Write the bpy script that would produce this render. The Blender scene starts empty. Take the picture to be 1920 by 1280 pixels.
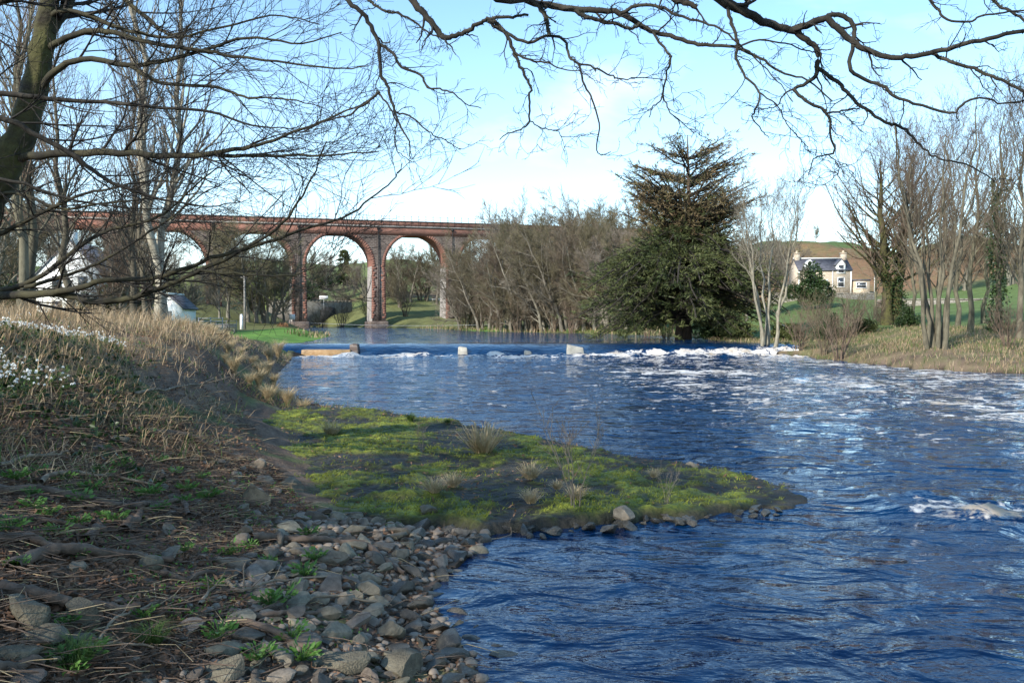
import bpy, math, random
import numpy as np
from mathutils import Vector, Matrix

random.seed(7)
rng = np.random.default_rng(7)
scene = bpy.context.scene
C = scene.collection
R = math.radians

# ------------------------------------------------------------------ camera, sky, sun, exposure
EYE = np.array([0.0, 0.0, 2.3])
F = 1550.0                                   # focal length in photograph pixels (1920 wide)
PITCH = math.atan(40 / F)                    # looking slightly down
cam = bpy.data.cameras.new('camera')
cam.sensor_width = 22.3
cam.lens = 22.3 * F / 1920
cam.clip_start = 0.05
cam.clip_end = 5000
cam_o = bpy.data.objects.new('camera', cam)
cam_o.location = EYE
cam_o.rotation_euler = (R(90) - PITCH, 0, 0)
C.objects.link(cam_o)
scene.camera = cam_o

SUN_DIR = np.array([-0.60, -0.66, 0.0])
SUN_EL = R(29)
SUN_DIR = SUN_DIR / np.linalg.norm(SUN_DIR) * math.cos(SUN_EL)
SUN_DIR[2] = math.sin(SUN_EL)
sun = bpy.data.lights.new('sun', 'SUN')
sun.energy = 3.9
sun.angle = R(0.55)
sun.color = (1.0, 0.94, 0.85)
sun_o = bpy.data.objects.new('sun', sun)
sun_o.rotation_euler = Vector(SUN_DIR).to_track_quat('Z', 'Y').to_euler()
sun_o.location = (-30, -30, 40)
C.objects.link(sun_o)

world = bpy.data.worlds.new('World')
scene.world = world
world.use_nodes = True
wn, wl_ = world.node_tree.nodes, world.node_tree.links
wn.clear()
sky = wn.new('ShaderNodeTexSky')
sky.sky_type = 'NISHITA'
sky.sun_disc = False
sky.sun_elevation = SUN_EL
sky.sun_rotation = math.atan2(SUN_DIR[0], SUN_DIR[1])
sky.air_density = 1.0
sky.dust_density = 0.3
sky.ozone_density = 2.2
tc = wn.new('ShaderNodeTexCoord')
sep = wn.new('ShaderNodeSeparateXYZ')
wl_.new(tc.outputs['Generated'], sep.inputs[0])
def wmath(op, a, b=None, clamp=False):
    n = wn.new('ShaderNodeMath'); n.operation = op; n.use_clamp = clamp
    for i, v in enumerate((a, b)):
        if v is None: continue
        if isinstance(v, (int, float)): n.inputs[i].default_value = v
        else: wl_.new(v, n.inputs[i])
    return n.outputs[0]
zup = wmath('ADD', wmath('MAXIMUM', sep.outputs[2], 0.0), 0.16)
cx = wmath('DIVIDE', sep.outputs[0], zup)
cy = wmath('DIVIDE', sep.outputs[1], zup)
comb = wn.new('ShaderNodeCombineXYZ')
wl_.new(cx, comb.inputs[0]); wl_.new(cy, comb.inputs[1])
n1 = wn.new('ShaderNodeTexNoise'); n1.inputs['Scale'].default_value = 0.55; n1.inputs['Detail'].default_value = 7; n1.inputs['Roughness'].default_value = 0.55
n1.inputs['Distortion'].default_value = 0.3
wl_.new(comb.outputs[0], n1.inputs['Vector'])
cr = wn.new('ShaderNodeValToRGB')
cr.color_ramp.elements[0].position = 0.56; cr.color_ramp.elements[0].color = (0, 0, 0, 1)
cr.color_ramp.elements[1].position = 0.76; cr.color_ramp.elements[1].color = (1, 1, 1, 1)
wl_.new(n1.outputs[0], cr.inputs[0])
# thin haze of cloud thickening to the horizon all round, as a real cloud layer does
hz = wmath('POWER', wmath('SUBTRACT', 1.0, wmath('MAXIMUM', sep.outputs[2], 0.0), True), 3.5)
cm = wmath('ADD', wmath('MULTIPLY', cr.outputs[0], 0.75), wmath('MULTIPLY', hz, 0.34), True)
mx = wn.new('ShaderNodeMix'); mx.data_type = 'RGBA'
wl_.new(cm, mx.inputs['Factor'])
hsv = wn.new('ShaderNodeHueSaturation'); hsv.inputs['Saturation'].default_value = 1.15; hsv.inputs['Hue'].default_value = .491; hsv.inputs['Value'].default_value = 1.12
wl_.new(sky.outputs[0], hsv.inputs['Color']); wl_.new(hsv.outputs[0], mx.inputs['A'])
mx.inputs['B'].default_value = (6.3, 6.7, 7.1, 1)
bg = wn.new('ShaderNodeBackground'); bg.inputs[1].default_value = 0.15
wl_.new(mx.outputs['Result'], bg.inputs[0])
wo = wn.new('ShaderNodeOutputWorld')
wl_.new(bg.outputs[0], wo.inputs[0])

scene.view_settings.view_transform = 'Standard'
scene.view_settings.look = 'None'
scene.view_settings.gamma = 1.0
scene.view_settings.exposure = 0.9
scene.view_settings.use_curve_mapping = False
scene.render.engine = 'CYCLES'
scene.cycles.max_bounces = 4
scene.cycles.diffuse_bounces = 2
scene.cycles.glossy_bounces = 2
scene.cycles.transparent_max_bounces = 2
scene.cycles.use_denoising = True

# ------------------------------------------------------------------ photograph pixel -> world
def ray(px, py):
    x = (px - 960) / F; y = -(py - 640) / F
    c, s = math.cos(PITCH), math.sin(PITCH)
    return np.array([x, c + y * s, -s + y * c])
def at(px, py, d):                           # point at distance d along Y
    r = ray(px, py)
    return EYE + r * (d / r[1])
def gnd(px, py, z=0.0):                      # point on the level z
    r = ray(px, py)
    return EYE + r * ((z - EYE[2]) / r[2])

# ------------------------------------------------------------------ noise
def _hash(ix, iy, seed):
    h = (ix.astype(np.int64) * 374761393 + iy.astype(np.int64) * 668265263 + seed * 974634777) & 0x7fffffff
    h = ((h ^ (h >> 13)) * 1274126177) & 0x7fffffff
    return ((h ^ (h >> 16)) & 0xffff) / 65535.0
def vnoise(x, y, seed=0):
    ix, iy = np.floor(x), np.floor(y)
    fx, fy = x - ix, y - iy
    fx = fx * fx * (3 - 2 * fx); fy = fy * fy * (3 - 2 * fy)
    a = _hash(ix, iy, seed); b = _hash(ix + 1, iy, seed); c = _hash(ix, iy + 1, seed); d = _hash(ix + 1, iy + 1, seed)
    return (a * (1 - fx) + b * fx) * (1 - fy) + (c * (1 - fx) + d * fx) * fy
def fbm(x, y, seed=0, octv=4):
    s, a, t = 0, 1.0, 0
    for o in range(octv):
        s = s + a * vnoise(x * 2 ** o + 17.3 * o, y * 2 ** o - 9.1 * o, seed + o); t += a; a *= 0.5
    return s / t
def sstep(a, b, x):
    t = np.clip((x - a) / (b - a), 0, 1)
    return t * t * (3 - 2 * t)

# ------------------------------------------------------------------ mesh helpers
def np_mesh(name, V, faces, mat=None, smooth=False):
    """faces: list of int arrays (n,3) or (n,4)"""
    me = bpy.data.meshes.new(name)
    V = np.asarray(V, dtype=np.float32).reshape(-1, 3)
    me.vertices.add(len(V)); me.vertices.foreach_set('co', V.ravel())
    faces = [np.asarray(f, dtype=np.int32) for f in faces if len(f)]
    loops = np.concatenate([f.ravel() for f in faces])
    tot = np.concatenate([np.full(len(f), f.shape[1], np.int32) for f in faces])
    st = np.concatenate([[0], np.cumsum(tot)[:-1]]).astype(np.int32)
    me.loops.add(len(loops)); me.loops.foreach_set('vertex_index', loops)
    me.polygons.add(len(tot)); me.polygons.foreach_set('loop_start', st); me.polygons.foreach_set('loop_total', tot)
    if smooth: me.polygons.foreach_set('use_smooth', np.ones(len(tot), bool))
    me.update(calc_edges=True); me.validate()
    if mat is not None: me.materials.append(mat)
    return me
def link(name, me, parent=None, loc=None, rotz=0.0, scale=None):
    o = bpy.data.objects.new(name, me)
    C.objects.link(o)
    if parent is not None: o.parent = parent
    if loc is not None: o.location = loc
    if rotz: o.rotation_euler = (0, 0, rotz)
    if scale is not None: o.scale = (scale,) * 3 if isinstance(scale, (int, float)) else scale
    return o
def tag(o, label=None, cat=None, group=None, kind=None):
    if label: o['label'] = label
    if cat: o['category'] = cat
    if group: o['group'] = group
    if kind: o['kind'] = kind
    return o
def empty(name, loc, rotz=0.0, scale=1.0):
    return link(name, None, None, loc, rotz, scale)

class MB:
    def __init__(s): s.v = []; s.q = []; s.t = []; s.n = 0
    def add(s, V, quads=(), tris=()):
        V = np.asarray(V, float).reshape(-1, 3)
        if len(quads): s.q.append(np.asarray(quads) + s.n)
        if len(tris): s.t.append(np.asarray(tris) + s.n)
        s.v.append(V); s.n += len(V)
        return s
    def box(s, x0, x1, y0, y1, z0, z1):
        V = [(x, y, z) for z in (z0, z1) for y in (y0, y1) for x in (x0, x1)]
        return s.add(V, [(0, 2, 3, 1), (4, 5, 7, 6), (0, 1, 5, 4), (2, 6, 7, 3), (0, 4, 6, 2), (1, 3, 7, 5)])
    def prism(s, poly, axis, a, b):
        """poly of 2D points extruded along axis 'x','y','z' from a to b"""
        n = len(poly)
        def P(p, w):
            return {'x': (w, p[0], p[1]), 'y': (p[0], w, p[1]), 'z': (p[0], p[1], w)}[axis]
        V = [P(p, a) for p in poly] + [P(p, b) for p in poly]
        q = [(i, (i + 1) % n, n + (i + 1) % n, n + i) for i in range(n)]
        t = [(0, i + 1, i) for i in range(1, n - 1)] + [(n, n + i, n + i + 1) for i in range(1, n - 1)]
        return s.add(V, q, t)
    def cyl(s, p0, p1, r0, r1=None, n=8):
        r1 = r0 if r1 is None else r1
        V, Q = tubes([(np.array([p0, p1], float), np.array([r0, r1], float))], n)
        base = s.n
        s.add(V, Q[0])
        s.t.append(np.array([(0, i + 1, i) for i in range(1, n - 1)] + [(n, n + i, n + i + 1) for i in range(1, n - 1)]) + base)
        return s
    def mesh(s, name, mat, smooth=False):
        f = []
        if s.q: f.append(np.concatenate(s.q))
        if s.t: f.append(np.concatenate(s.t))
        return np_mesh(name, np.concatenate(s.v), f, mat, smooth)
    def build(s, name, mat, parent=None, smooth=False, loc=None, rotz=0.0):
        return link(name, s.mesh(name, mat, smooth), parent, loc, rotz)

def tubes_arr(P, Rr, sides):
    """P (M,N,3), Rr (M,N) -> verts, quads"""
    M, N = P.shape[:2]
    T = np.gradient(P, axis=1)
    T /= np.linalg.norm(T, axis=2, keepdims=True) + 1e-9
    mean = P[:, -1] - P[:, 0]
    ax = np.argmin(np.abs(mean), axis=1)
    ref = np.eye(3)[ax][:, None, :]
    n = np.cross(T, np.broadcast_to(ref, T.shape)); n /= np.linalg.norm(n, axis=2, keepdims=True) + 1e-9
    b = np.cross(T, n)
    a = np.arange(sides) * 2 * math.pi / sides
    ca, sa = np.cos(a)[None, None, :, None], np.sin(a)[None, None, :, None]
    V = P[:, :, None, :] + Rr[:, :, None, None] * (ca * n[:, :, None, :] + sa * b[:, :, None, :])
    idx = np.arange(M * N * sides).reshape(M, N, sides)
    nx = np.roll(idx, -1, axis=2)
    Q = np.stack([idx[:, :-1], nx[:, :-1], nx[:, 1:], idx[:, 1:]], axis=-1).reshape(-1, 4)
    return V.reshape(-1, 3), Q
def tubes(lst, sides):
    """list of (pts, radii) of any lengths"""
    groups = {}
    for p, r in lst: groups.setdefault(len(p), []).append((p, r))
    Vs, Qs, n = [], [], 0
    for N, g in groups.items():
        V, Q = tubes_arr(np.array([x[0] for x in g]), np.array([x[1] for x in g]), sides)
        Vs.append(V); Qs.append(Q + n); n += len(V)
    return np.concatenate(Vs), [np.concatenate(Qs)]
def smooth_line(pts, n, wob=0.0, rg=rng):
    """Catmull-Rom through pts, n samples"""
    P = np.asarray(pts, float)
    P = np.concatenate([[2 * P[0] - P[1]], P, [2 * P[-1] - P[-2]]])
    seg = np.linspace(0, len(P) - 3 - 1e-6, n)
    i = seg.astype(int); f = (seg - i)[:, None]
    a, b, c, d = P[i], P[i + 1], P[i + 2], P[i + 3]
    out = 0.5 * (2 * b + (c - a) * f + (2 * a - 5 * b + 4 * c - d) * f ** 2 + (3 * b - a - 3 * c + d) * f ** 3)
    if wob:
        w = rg.normal(0, wob, out.shape); w[0] = 0
        out = out + w
    return out
def unit(v): return v / (np.linalg.norm(v, axis=-1, keepdims=True) + 1e-9)

def grow(P, Rr, k, t0, t1, ang, length, npts, up=0.0, jit=0.12, rr=0.6, taper=0.3, fall=0.4, rmin=0.004, absolute=False, rg=rng, perp_bias=None):
    """k side shoots from each polyline"""
    M, N = P.shape[:2]
    idx = np.repeat(np.arange(M), k)
    j = np.tile(np.arange(k), M)
    t = t0 + (t1 - t0) * (j + rg.random(M * k)) / k
    s = t * (N - 1); i = np.minimum(s.astype(int), N - 2); f = (s - i)[:, None]
    a, b = P[idx, i], P[idx, i + 1]
    pos = a + (b - a) * f
    tan = unit(b - a)
    r0 = Rr[idx, i] * (1 - f[:, 0]) + Rr[idx, i + 1] * f[:, 0]
    rnd = rg.normal(size=(M * k, 3))
    if perp_bias is not None: rnd = rnd + np.asarray(perp_bias)
    per = unit(rnd - tan * np.sum(rnd * tan, axis=1, keepdims=True))
    an = ang * (0.7 + 0.6 * rg.random(M * k))[:, None]
    d = np.cos(an) * tan + np.sin(an) * per
    if absolute: L = np.full(M * k, float(length))
    else:
        pl = np.sum(np.linalg.norm(np.diff(P, axis=1), axis=2), axis=1)
        L = length * pl[idx]
    L = L * (1 - fall * (t - t0) / max(t1 - t0, 1e-6)) * (0.6 + 0.8 * rg.random(M * k))
    out = np.empty((M * k, npts, 3)); out[:, 0] = pos
    for q in range(1, npts):
        d = d + rg.normal(0, jit, d.shape); d[:, 2] += up
        d = unit(d)
        pos = pos + d * (L / (npts - 1))[:, None]
        out[:, q] = pos
    rc = np.maximum(r0 * rr, rmin)
    rad = rc[:, None] * np.linspace(1, taper, npts)[None, :]
    return out, np.maximum(rad, rmin * 0.5)

def leaf_cards(pos, direction, L, W, rg=rng, fold=0.25):
    """small folded leaf: 4 verts, 2 tris sharing a midrib"""
    n = len(pos)
    d = unit(direction)
    rnd = rg.normal(size=(n, 3))
    s = unit(np.cross(d, rnd))
    up = np.cross(s, d)
    L = np.broadcast_to(L, (n,))[:, None]; W = np.broadcast_to(W, (n,))[:, None]
    a = pos; b = pos + d * L * 0.5 + s * W * 0.5 + up * W * fold
    c = pos + d * L; e = pos + d * L * 0.5 - s * W * 0.5 + up * W * fold
    V = np.stack([a, b, c, e], 1).reshape(-1, 3)
    i = np.arange(n) * 4
    T = np.concatenate([np.stack([i, i + 1, i + 2], 1), np.stack([i, i + 2, i + 3], 1)])
    return V, T
def blades(pos, L, W, lean, rg=rng, droop=0.5, base_dir=None):
    """grass blades: bent ribbons, 3 levels -> 1 quad + 1 tri"""
    n = len(pos)
    az = rg.random(n) * 2 * math.pi
    h = np.stack([np.cos(az), np.sin(az), np.zeros(n)], 1)
    if base_dir is not None: h = unit(h + base_dir)
    L = np.broadcast_to(L, (n,))[:, None]; W = np.broadcast_to(W, (n,))[:, None]
    ln = np.broadcast_to(lean, (n,))[:, None]
    upv = np.array([0, 0, 1.0])
    d1 = unit(upv + h * ln); d2 = unit(upv * (1 - droop) + h * (ln + droop))
    s = np.cross(unit(h + rg.normal(0, .5, (n, 3)) * [1, 1, 0]), upv); s = unit(s)
    m = pos + d1 * L * 0.55; tip = m + d2 * L * 0.45
    V = np.stack([pos - s * W / 2, pos + s * W / 2, m + s * W * 0.35, m - s * W * 0.35, tip], 1).reshape(-1, 3)
    i = np.arange(n) * 5
    return V, np.stack([i, i + 1, i + 2, i + 3], 1), np.stack([i + 3, i + 2, i + 4], 1)

# ------------------------------------------------------------------ materials
MATS = {}
def mat(name, c1, c2, scale=3.0, rough=0.85, bump=0.0, bscale=None, var=0.0, detail=6, stretch=None, pos=(0.35, 0.65), c3=None, spec=0.3, dist=None, sheen=0):
    m = bpy.data.materials.new(name); m.use_nodes = True
    nt = m.node_tree; N, Lk = nt.nodes, nt.links
    b = N['Principled BSDF']
    b.inputs['Roughness'].default_value = rough
    b.inputs['Specular IOR Level'].default_value = spec
    tcn = N.new('ShaderNodeTexCoord')
    vec = tcn.outputs['Object']
    if stretch:
        mp = N.new('ShaderNodeMapping'); mp.inputs['Scale'].default_value = stretch
        Lk.new(vec, mp.inputs[0]); vec = mp.outputs[0]
    nz = N.new('ShaderNodeTexNoise'); nz.inputs['Scale'].default_value = scale; nz.inputs['Detail'].default_value = detail
    nz.inputs['Roughness'].default_value = 0.62
    Lk.new(vec, nz.inputs['Vector'])
    rp = N.new('ShaderNodeValToRGB')
    e = rp.color_ramp.elements
    e[0].position, e[0].color = pos[0], (*c1, 1)
    e[1].position, e[1].color = pos[1], (*c2, 1)
    if c3 is not None:
        x = e.new(min(pos[1] + 0.12, 1.0)); x.color = (*c3, 1)
    Lk.new(nz.outputs[0], rp.inputs[0])
    col = rp.outputs[0]
    if var:
        oi = N.new('ShaderNodeObjectInfo')
        mr = N.new('ShaderNodeMapRange'); mr.inputs[3].default_value = 1 - var; mr.inputs[4].default_value = 1 + var
        Lk.new(oi.outputs['Random'], mr.inputs[0])
        hs = N.new('ShaderNodeHueSaturation'); Lk.new(mr.outputs[0], hs.inputs['Value']); Lk.new(col, hs.inputs['Color'])
        m2 = N.new('ShaderNodeMath'); m2.operation = 'FRACT'
        m3 = N.new('ShaderNodeMath'); m3.operation = 'MULTIPLY'; m3.inputs[1].default_value = 7.13
        Lk.new(oi.outputs['Random'], m3.inputs[0]); Lk.new(m3.outputs[0], m2.inputs[0])
        mr2 = N.new('ShaderNodeMapRange'); mr2.inputs[3].default_value = 0.5 - var * 0.06; mr2.inputs[4].default_value = 0.5 + var * 0.06
        Lk.new(m2.outputs[0], mr2.inputs[0]); Lk.new(mr2.outputs[0], hs.inputs['Hue'])
        col = hs.outputs[0]
    Lk.new(col, b.inputs['Base Color'])
    if bump:
        n2 = N.new('ShaderNodeTexNoise'); n2.inputs['Scale'].default_value = bscale or scale * 3; n2.inputs['Detail'].default_value = 5
        Lk.new(vec, n2.inputs['Vector'])
        bp = N.new('ShaderNodeBump'); bp.inputs['Strength'].default_value = bump
        bp.inputs['Distance'].default_value = dist or 0.02
        Lk.new(n2.outputs[0], bp.inputs['Height']); Lk.new(bp.outputs[0], b.inputs['Normal'])
    MATS[name] = m
    return m
def leafmat(name, c1, c2, scale=2.0, rough=0.6, trans=0.25):
    m = mat(name, c1, c2, scale, rough, detail=3)
    nt = m.node_tree; N, Lk = nt.nodes, nt.links
    b = N['Principled BSDF']; out = N['Material Output']
    tr = N.new('ShaderNodeBsdfTranslucent')
    Lk.new(b.inputs['Base Color'].links[0].from_socket, tr.inputs[0])
    ms = N.new('ShaderNodeMixShader'); ms.inputs[0].default_value = trans
    Lk.new(b.outputs[0], ms.inputs[1]); Lk.new(tr.outputs[0], ms.inputs[2]); Lk.new(ms.outputs[0], out.inputs[0])
    return m

mat('bark_dark', (.016, .014, .011), (.052, .045, .034), 9, .9, .6, 22, stretch=(1, 1, .35), dist=.02)
mat('limb_bark', (.018, .016, .012), (.055, .050, .026), 3, .92, .6, 20, c3=(.075, .075, .03), dist=.015)
mat('bark_mossy', (.030, .025, .016), (.085, .082, .028), 2.6, .92, .9, 16, c3=(.10, .085, .06), dist=.03)
mat('bark_grey', (.10, .090, .068), (.22, .20, .155), 4, .9, .5, 18, var=.18, stretch=(1, 1, .4))
mat('bark_pale', (.16, .14, .10), (.34, .31, .24), 3.2, .88, .4, 15, var=.12, stretch=(1, 1, .5))
mat('bark_olive', (.055, .050, .034), (.155, .140, .095), 3, .9, .5, 16, var=.2, stretch=(1, 1, .4))
mat('bark_red', (.045, .032, .022), (.11, .075, .055), 5, .9, .6, 14, stretch=(1, 1, .3))
mat('twig_dark', (.014, .012, .010), (.042, .036, .028), 6, .85)
mat('twig_brown', (.085, .062, .042), (.175, .135, .095), 1.2, .9, var=.22)
mat('twig_olive', (.085, .074, .040), (.185, .160, .095), .9, .9, var=.22)
mat('twig_grey', (.12, .10, .075), (.24, .205, .16), 1.2, .9, var=.18)
leafmat('ivy_leaf', (.016, .036, .012), (.055, .085, .028), 2.2, .38, .15)
leafmat('needle_green', (.036, .055, .017), (.135, .150, .052), .55, .6, .22)
leafmat('needle_brown', (.185, .118, .062), (.205, .175, .085), .6, .65, .22)
leafmat('dry_grass', (.26, .17, .09), (.52, .40, .25), 1.1, .8, .3)
leafmat('straw', (.36, .27, .14), (.62, .50, .31), 5, .75, .3)
leafmat('green_grass', (.045, .085, .018), (.13, .20, .05), 1.3, .7, .3)
leafmat('weed_leaf', (.055, .13, .022), (.14, .27, .06), 9, .5, .3)
leafmat('moss_blade', (.09, .115, .014), (.25, .27, .035), 1.4, .9, .2)
leafmat('petal', (.72, .74, .70), (.82, .83, .80), 4, .5, .3)
leafmat('dead_leaf', (.09, .05, .03), (.26, .155, .095), 7, .8, .12)
leafmat('bracken', (.16, .075, .035), (.33, .19, .095), .8, .85, .2)
mat('stone', (.105, .088, .064), (.195, .166, .122), 3, .72, .8, 22, var=.42, c3=(.26, .235, .19), dist=.01, spec=.4)
mat('wet_stone', (.022, .020, .016), (.055, .050, .038), 3, .28, .8, 22, var=.3, dist=.01, spec=.5)
mat('boulder', (.080, .070, .050), (.165, .145, .100), 2.2, .8, .7, 14, c3=(.22, .215, .18), dist=.02)
mat('root_bark', (.070, .050, .036), (.165, .120, .088), 8, .88, .7, 30, stretch=(1, 1, 1), dist=.01)
mat('dead_wood', (.10, .075, .05), (.30, .24, .17), 7, .85, .5, 30, dist=.006)
mat('white_render', (.70, .71, .66), (.80, .80, .76), 1.5, .8, .1)
mat('white_paint', (.74, .74, .72), (.82, .82, .80), 3, .5)
mat('slate', (.060, .062, .075), (.125, .125, .145), 2.2, .6, .3, 6)
mat('sandstone', (.36, .28, .19), (.56, .46, .34), 1.6, .9, .4, 5)
mat('glass', (.02, .025, .03), (.05, .06, .07), 1, .08, spec=.6)
mat('iron', (.016, .015, .015), (.04, .036, .034), 8, .6)
mat('galvanised', (.30, .31, .32), (.48, .49, .50), 6, .5)
mat('weathered_wood', (.15, .14, .125), (.30, .28, .25), 5, .85, .3, 18)
mat('concrete', (.25, .23, .19), (.46, .43, .36), 2.2, .85, .5, 9, dist=.03)
mat('wet_concrete', (.26, .15, .06), (.40, .26, .13), 2.2, .4, .4, 9, dist=.03)
mat('sign_red', (.45, .02, .02), (.5, .03, .03), 2, .5)
mat('opening_shade', (.02, .02, .02), (.04, .04, .04), 2, .9)  # near-black that paints the shade within the culvert

def masonry(name, cols, bw, bh, mortar, bump=.5, msize=.02, noise_cols=None, rough=.9):
    """brick-bond colour and relief laid along (x+y, z) of the object"""
    m = bpy.data.materials.new(name); m.use_nodes = True
    nt = m.node_tree; N, Lk = nt.nodes, nt.links; b = N['Principled BSDF']
    b.inputs['Roughness'].default_value = rough; b.inputs['Specular IOR Level'].default_value = .2
    t = N.new('ShaderNodeTexCoord'); s = N.new('ShaderNodeSeparateXYZ'); Lk.new(t.outputs['Object'], s.inputs[0])
    ad = N.new('ShaderNodeMath'); ad.operation = 'ADD'; Lk.new(s.outputs[0], ad.inputs[0]); Lk.new(s.outputs[1], ad.inputs[1])
    cb = N.new('ShaderNodeCombineXYZ'); Lk.new(ad.outputs[0], cb.inputs[0]); Lk.new(s.outputs[2], cb.inputs[1])
    bt = N.new('ShaderNodeTexBrick'); Lk.new(cb.outputs[0], bt.inputs['Vector'])
    bt.inputs['Color1'].default_value = (*cols[0], 1); bt.inputs['Color2'].default_value = (*cols[1], 1)
    bt.inputs['Mortar'].default_value = (*mortar, 1); bt.inputs['Scale'].default_value = 1
    bt.inputs['Brick Width'].default_value = bw; bt.inputs['Row Height'].default_value = bh; bt.inputs['Mortar Size'].default_value = msize
    nz = N.new('ShaderNodeTexNoise'); nz.inputs['Scale'].default_value = .45; nz.inputs['Detail'].default_value = 8; nz.inputs['Roughness'].default_value = .7
    Lk.new(t.outputs['Object'], nz.inputs['Vector'])
    rp = N.new('ShaderNodeValToRGB'); e = rp.color_ramp.elements
    e[0].position, e[0].color = .42, (0, 0, 0, 1); e[1].position, e[1].color = .66, (1, 1, 1, 1)
    Lk.new(nz.outputs[0], rp.inputs[0])
    mxn = N.new('ShaderNodeMix'); mxn.data_type = 'RGBA'
    Lk.new(rp.outputs[0], mxn.inputs['Factor']); Lk.new(bt.outputs[0], mxn.inputs['A'])
    nc = noise_cols or cols[0]
    mxn.inputs['B'].default_value = (*nc, 1)
    mm = N.new('ShaderNodeMath'); mm.operation = 'MULTIPLY'; mm.inputs[1].default_value = .75
    Lk.new(rp.outputs[0], mm.inputs[0]); Lk.new(mm.outputs[0], mxn.inputs['Factor'])
    Lk.new(mxn.outputs['Result'], b.inputs['Base Color'])
    bp = N.new('ShaderNodeBump'); bp.inputs['Strength'].default_value = bump; bp.inputs['Distance'].default_value = .04; bp.invert = True
    Lk.new(bt.outputs['Fac'], bp.inputs['Height']); Lk.new(bp.outputs[0], b.inputs['Normal'])
    MATS[name] = m
masonry('red_brick', ((.31, .128, .088), (.22, .095, .07)), .46, .16, (.27, .17, .13), noise_cols=(.12, .066, .054))
masonry('dark_stone', ((.095, .070, .058), (.20, .150, .12)), .7, .32, (.25, .215, .19), noise_cols=(.055, .040, .036), msize=.03)
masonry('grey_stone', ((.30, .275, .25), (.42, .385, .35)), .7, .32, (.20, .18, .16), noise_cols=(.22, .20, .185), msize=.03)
masonry('wall_stone', ((.24, .22, .19), (.36, .33, .28)), .5, .22, (.12, .11, .09), noise_cols=(.16, .15, .11), msize=.03)
masonry('cottage_stone', ((.40, .32, .23), (.54, .45, .33)), .45, .22, (.56, .50, .42), noise_cols=(.34, .27, .19), msize=.025)
M = MATS

# ------------------------------------------------------------------ shoreline, water level, ground height
LEFT = [gnd(px, py)[:2] for px, py in ((905, 1280), (885, 1232), (845, 1185), (800, 1118), (850, 1068), (925, 1005), (1010, 985))]
LEFT = [(6.5, -20), (3.2, -6), (1.6, -1), (.7, 2), (.1, 4)] + [tuple(p) for p in LEFT]
LEFT += [(.5, 9.8), (.2, 12), (-1.0, 16), (-2.8, 19.5), (-5.2, 22.5), (-7.3, 26), (-8.6, 30), (-10.2, 36), (-12.1, 45), (-13.8, 52), (-14.2, 54.5),
         (-14.8, 61), (-16.9, 76), (-18.5, 84), (-23.5, 99), (-29.5, 120), (-35, 140), (-39, 156), (-50, 178), (-72, 204), (-120, 225)]
RIGHT = [(44, -20), (36, 5), (28.5, 20), (23.4, 31.8), (21.7, 35), (19.9, 36.8), (18.9, 39.6), (18.4, 44.6), (18.0, 50), (16.6, 54), (15.6, 60), (15.2, 71),
         (13, 88), (6.3, 97.6), (-.7, 105), (-7, 120), (-10, 132), (-15, 146), (-23, 157), (-33, 172), (-50, 190), (-75, 214), (-120, 236)]
POLY = np.array(LEFT + RIGHT[::-1], float)
def poly_sd(x, y, poly):
    """signed distance, positive outside"""
    p = np.stack([x, y], -1).reshape(-1, 2)
    out = np.empty(len(p))
    A = poly; B = np.roll(poly, -1, axis=0); E = B - A
    for s in range(0, len(p), 20000):
        q = p[s:s + 20000]
        w = q[:, None, :] - A[None]
        t = np.clip((w * E).sum(-1) / (E * E).sum(-1), 0, 1)
        d = np.sqrt((((w - t[..., None] * E) ** 2).sum(-1)).min(1))
        c = ((A[:, 1] > q[:, 1:2]) != (B[:, 1] > q[:, 1:2])) & (q[:, 0:1] < E[:, 0] * (q[:, 1:2] - A[:, 1]) / (E[:, 1] + 1e-12) + A[:, 0])
        ins = c.sum(1) % 2 == 1
        out[s:s + 20000] = np.where(ins, -d, d)
    return out.reshape(np.shape(x))
UP = 0.75                                    # upper pool level above the weir
def water_z(x, y):
    crest = 55.9 + 1.6 * (fbm(x * .22, x * 0 + 3.1, 35, 3) - .5) + .15 * np.sin(x * .5)
    foot = 52.3 + .5 * (fbm(x * .5, x * 0 + 9.1, 36, 3) - .5)
    t = np.clip((y - foot) / (crest - foot), 0, 1)
    return UP * (1 - (1 - t) ** (1.7 + .9 * fbm(x * .35, x * 0 + 5, 37, 2))) + .0004 * np.clip(y - 58, 0, 200)
def cp(px, py, z):
    p = gnd(px, py, z); return (p[0], p[1], z)
CTRL = [cp(*a) for a in ((200, 1280, .45), (0, 1280, .62), (400, 1280, .33), (700, 1280, .14), (0, 1150, .75), (300, 1150, .5), (600, 1150, .27), (760, 1150, .08),
        (0, 1000, .92), (250, 1000, .7), (450, 1000, .45), (600, 1000, .28), (760, 1000, .1), (0, 880, 1.08), (250, 880, .85), (430, 880, .55), (490, 930, .4),
        (0, 780, 1.38), (200, 790, 1.12), (400, 780, .75), (470, 760, .5), (0, 700, 1.68), (200, 720, 1.45), (330, 710, 1.25), (430, 730, .8),
        (0, 650, 1.95), (200, 640, 1.88), (350, 640, 1.78), (250, 612, 2.12), (430, 660, 1.35), (475, 690, .85), (400, 632, 1.6), (450, 650, 1.25), (515, 690, .4), (380, 618, 1.85))]
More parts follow.
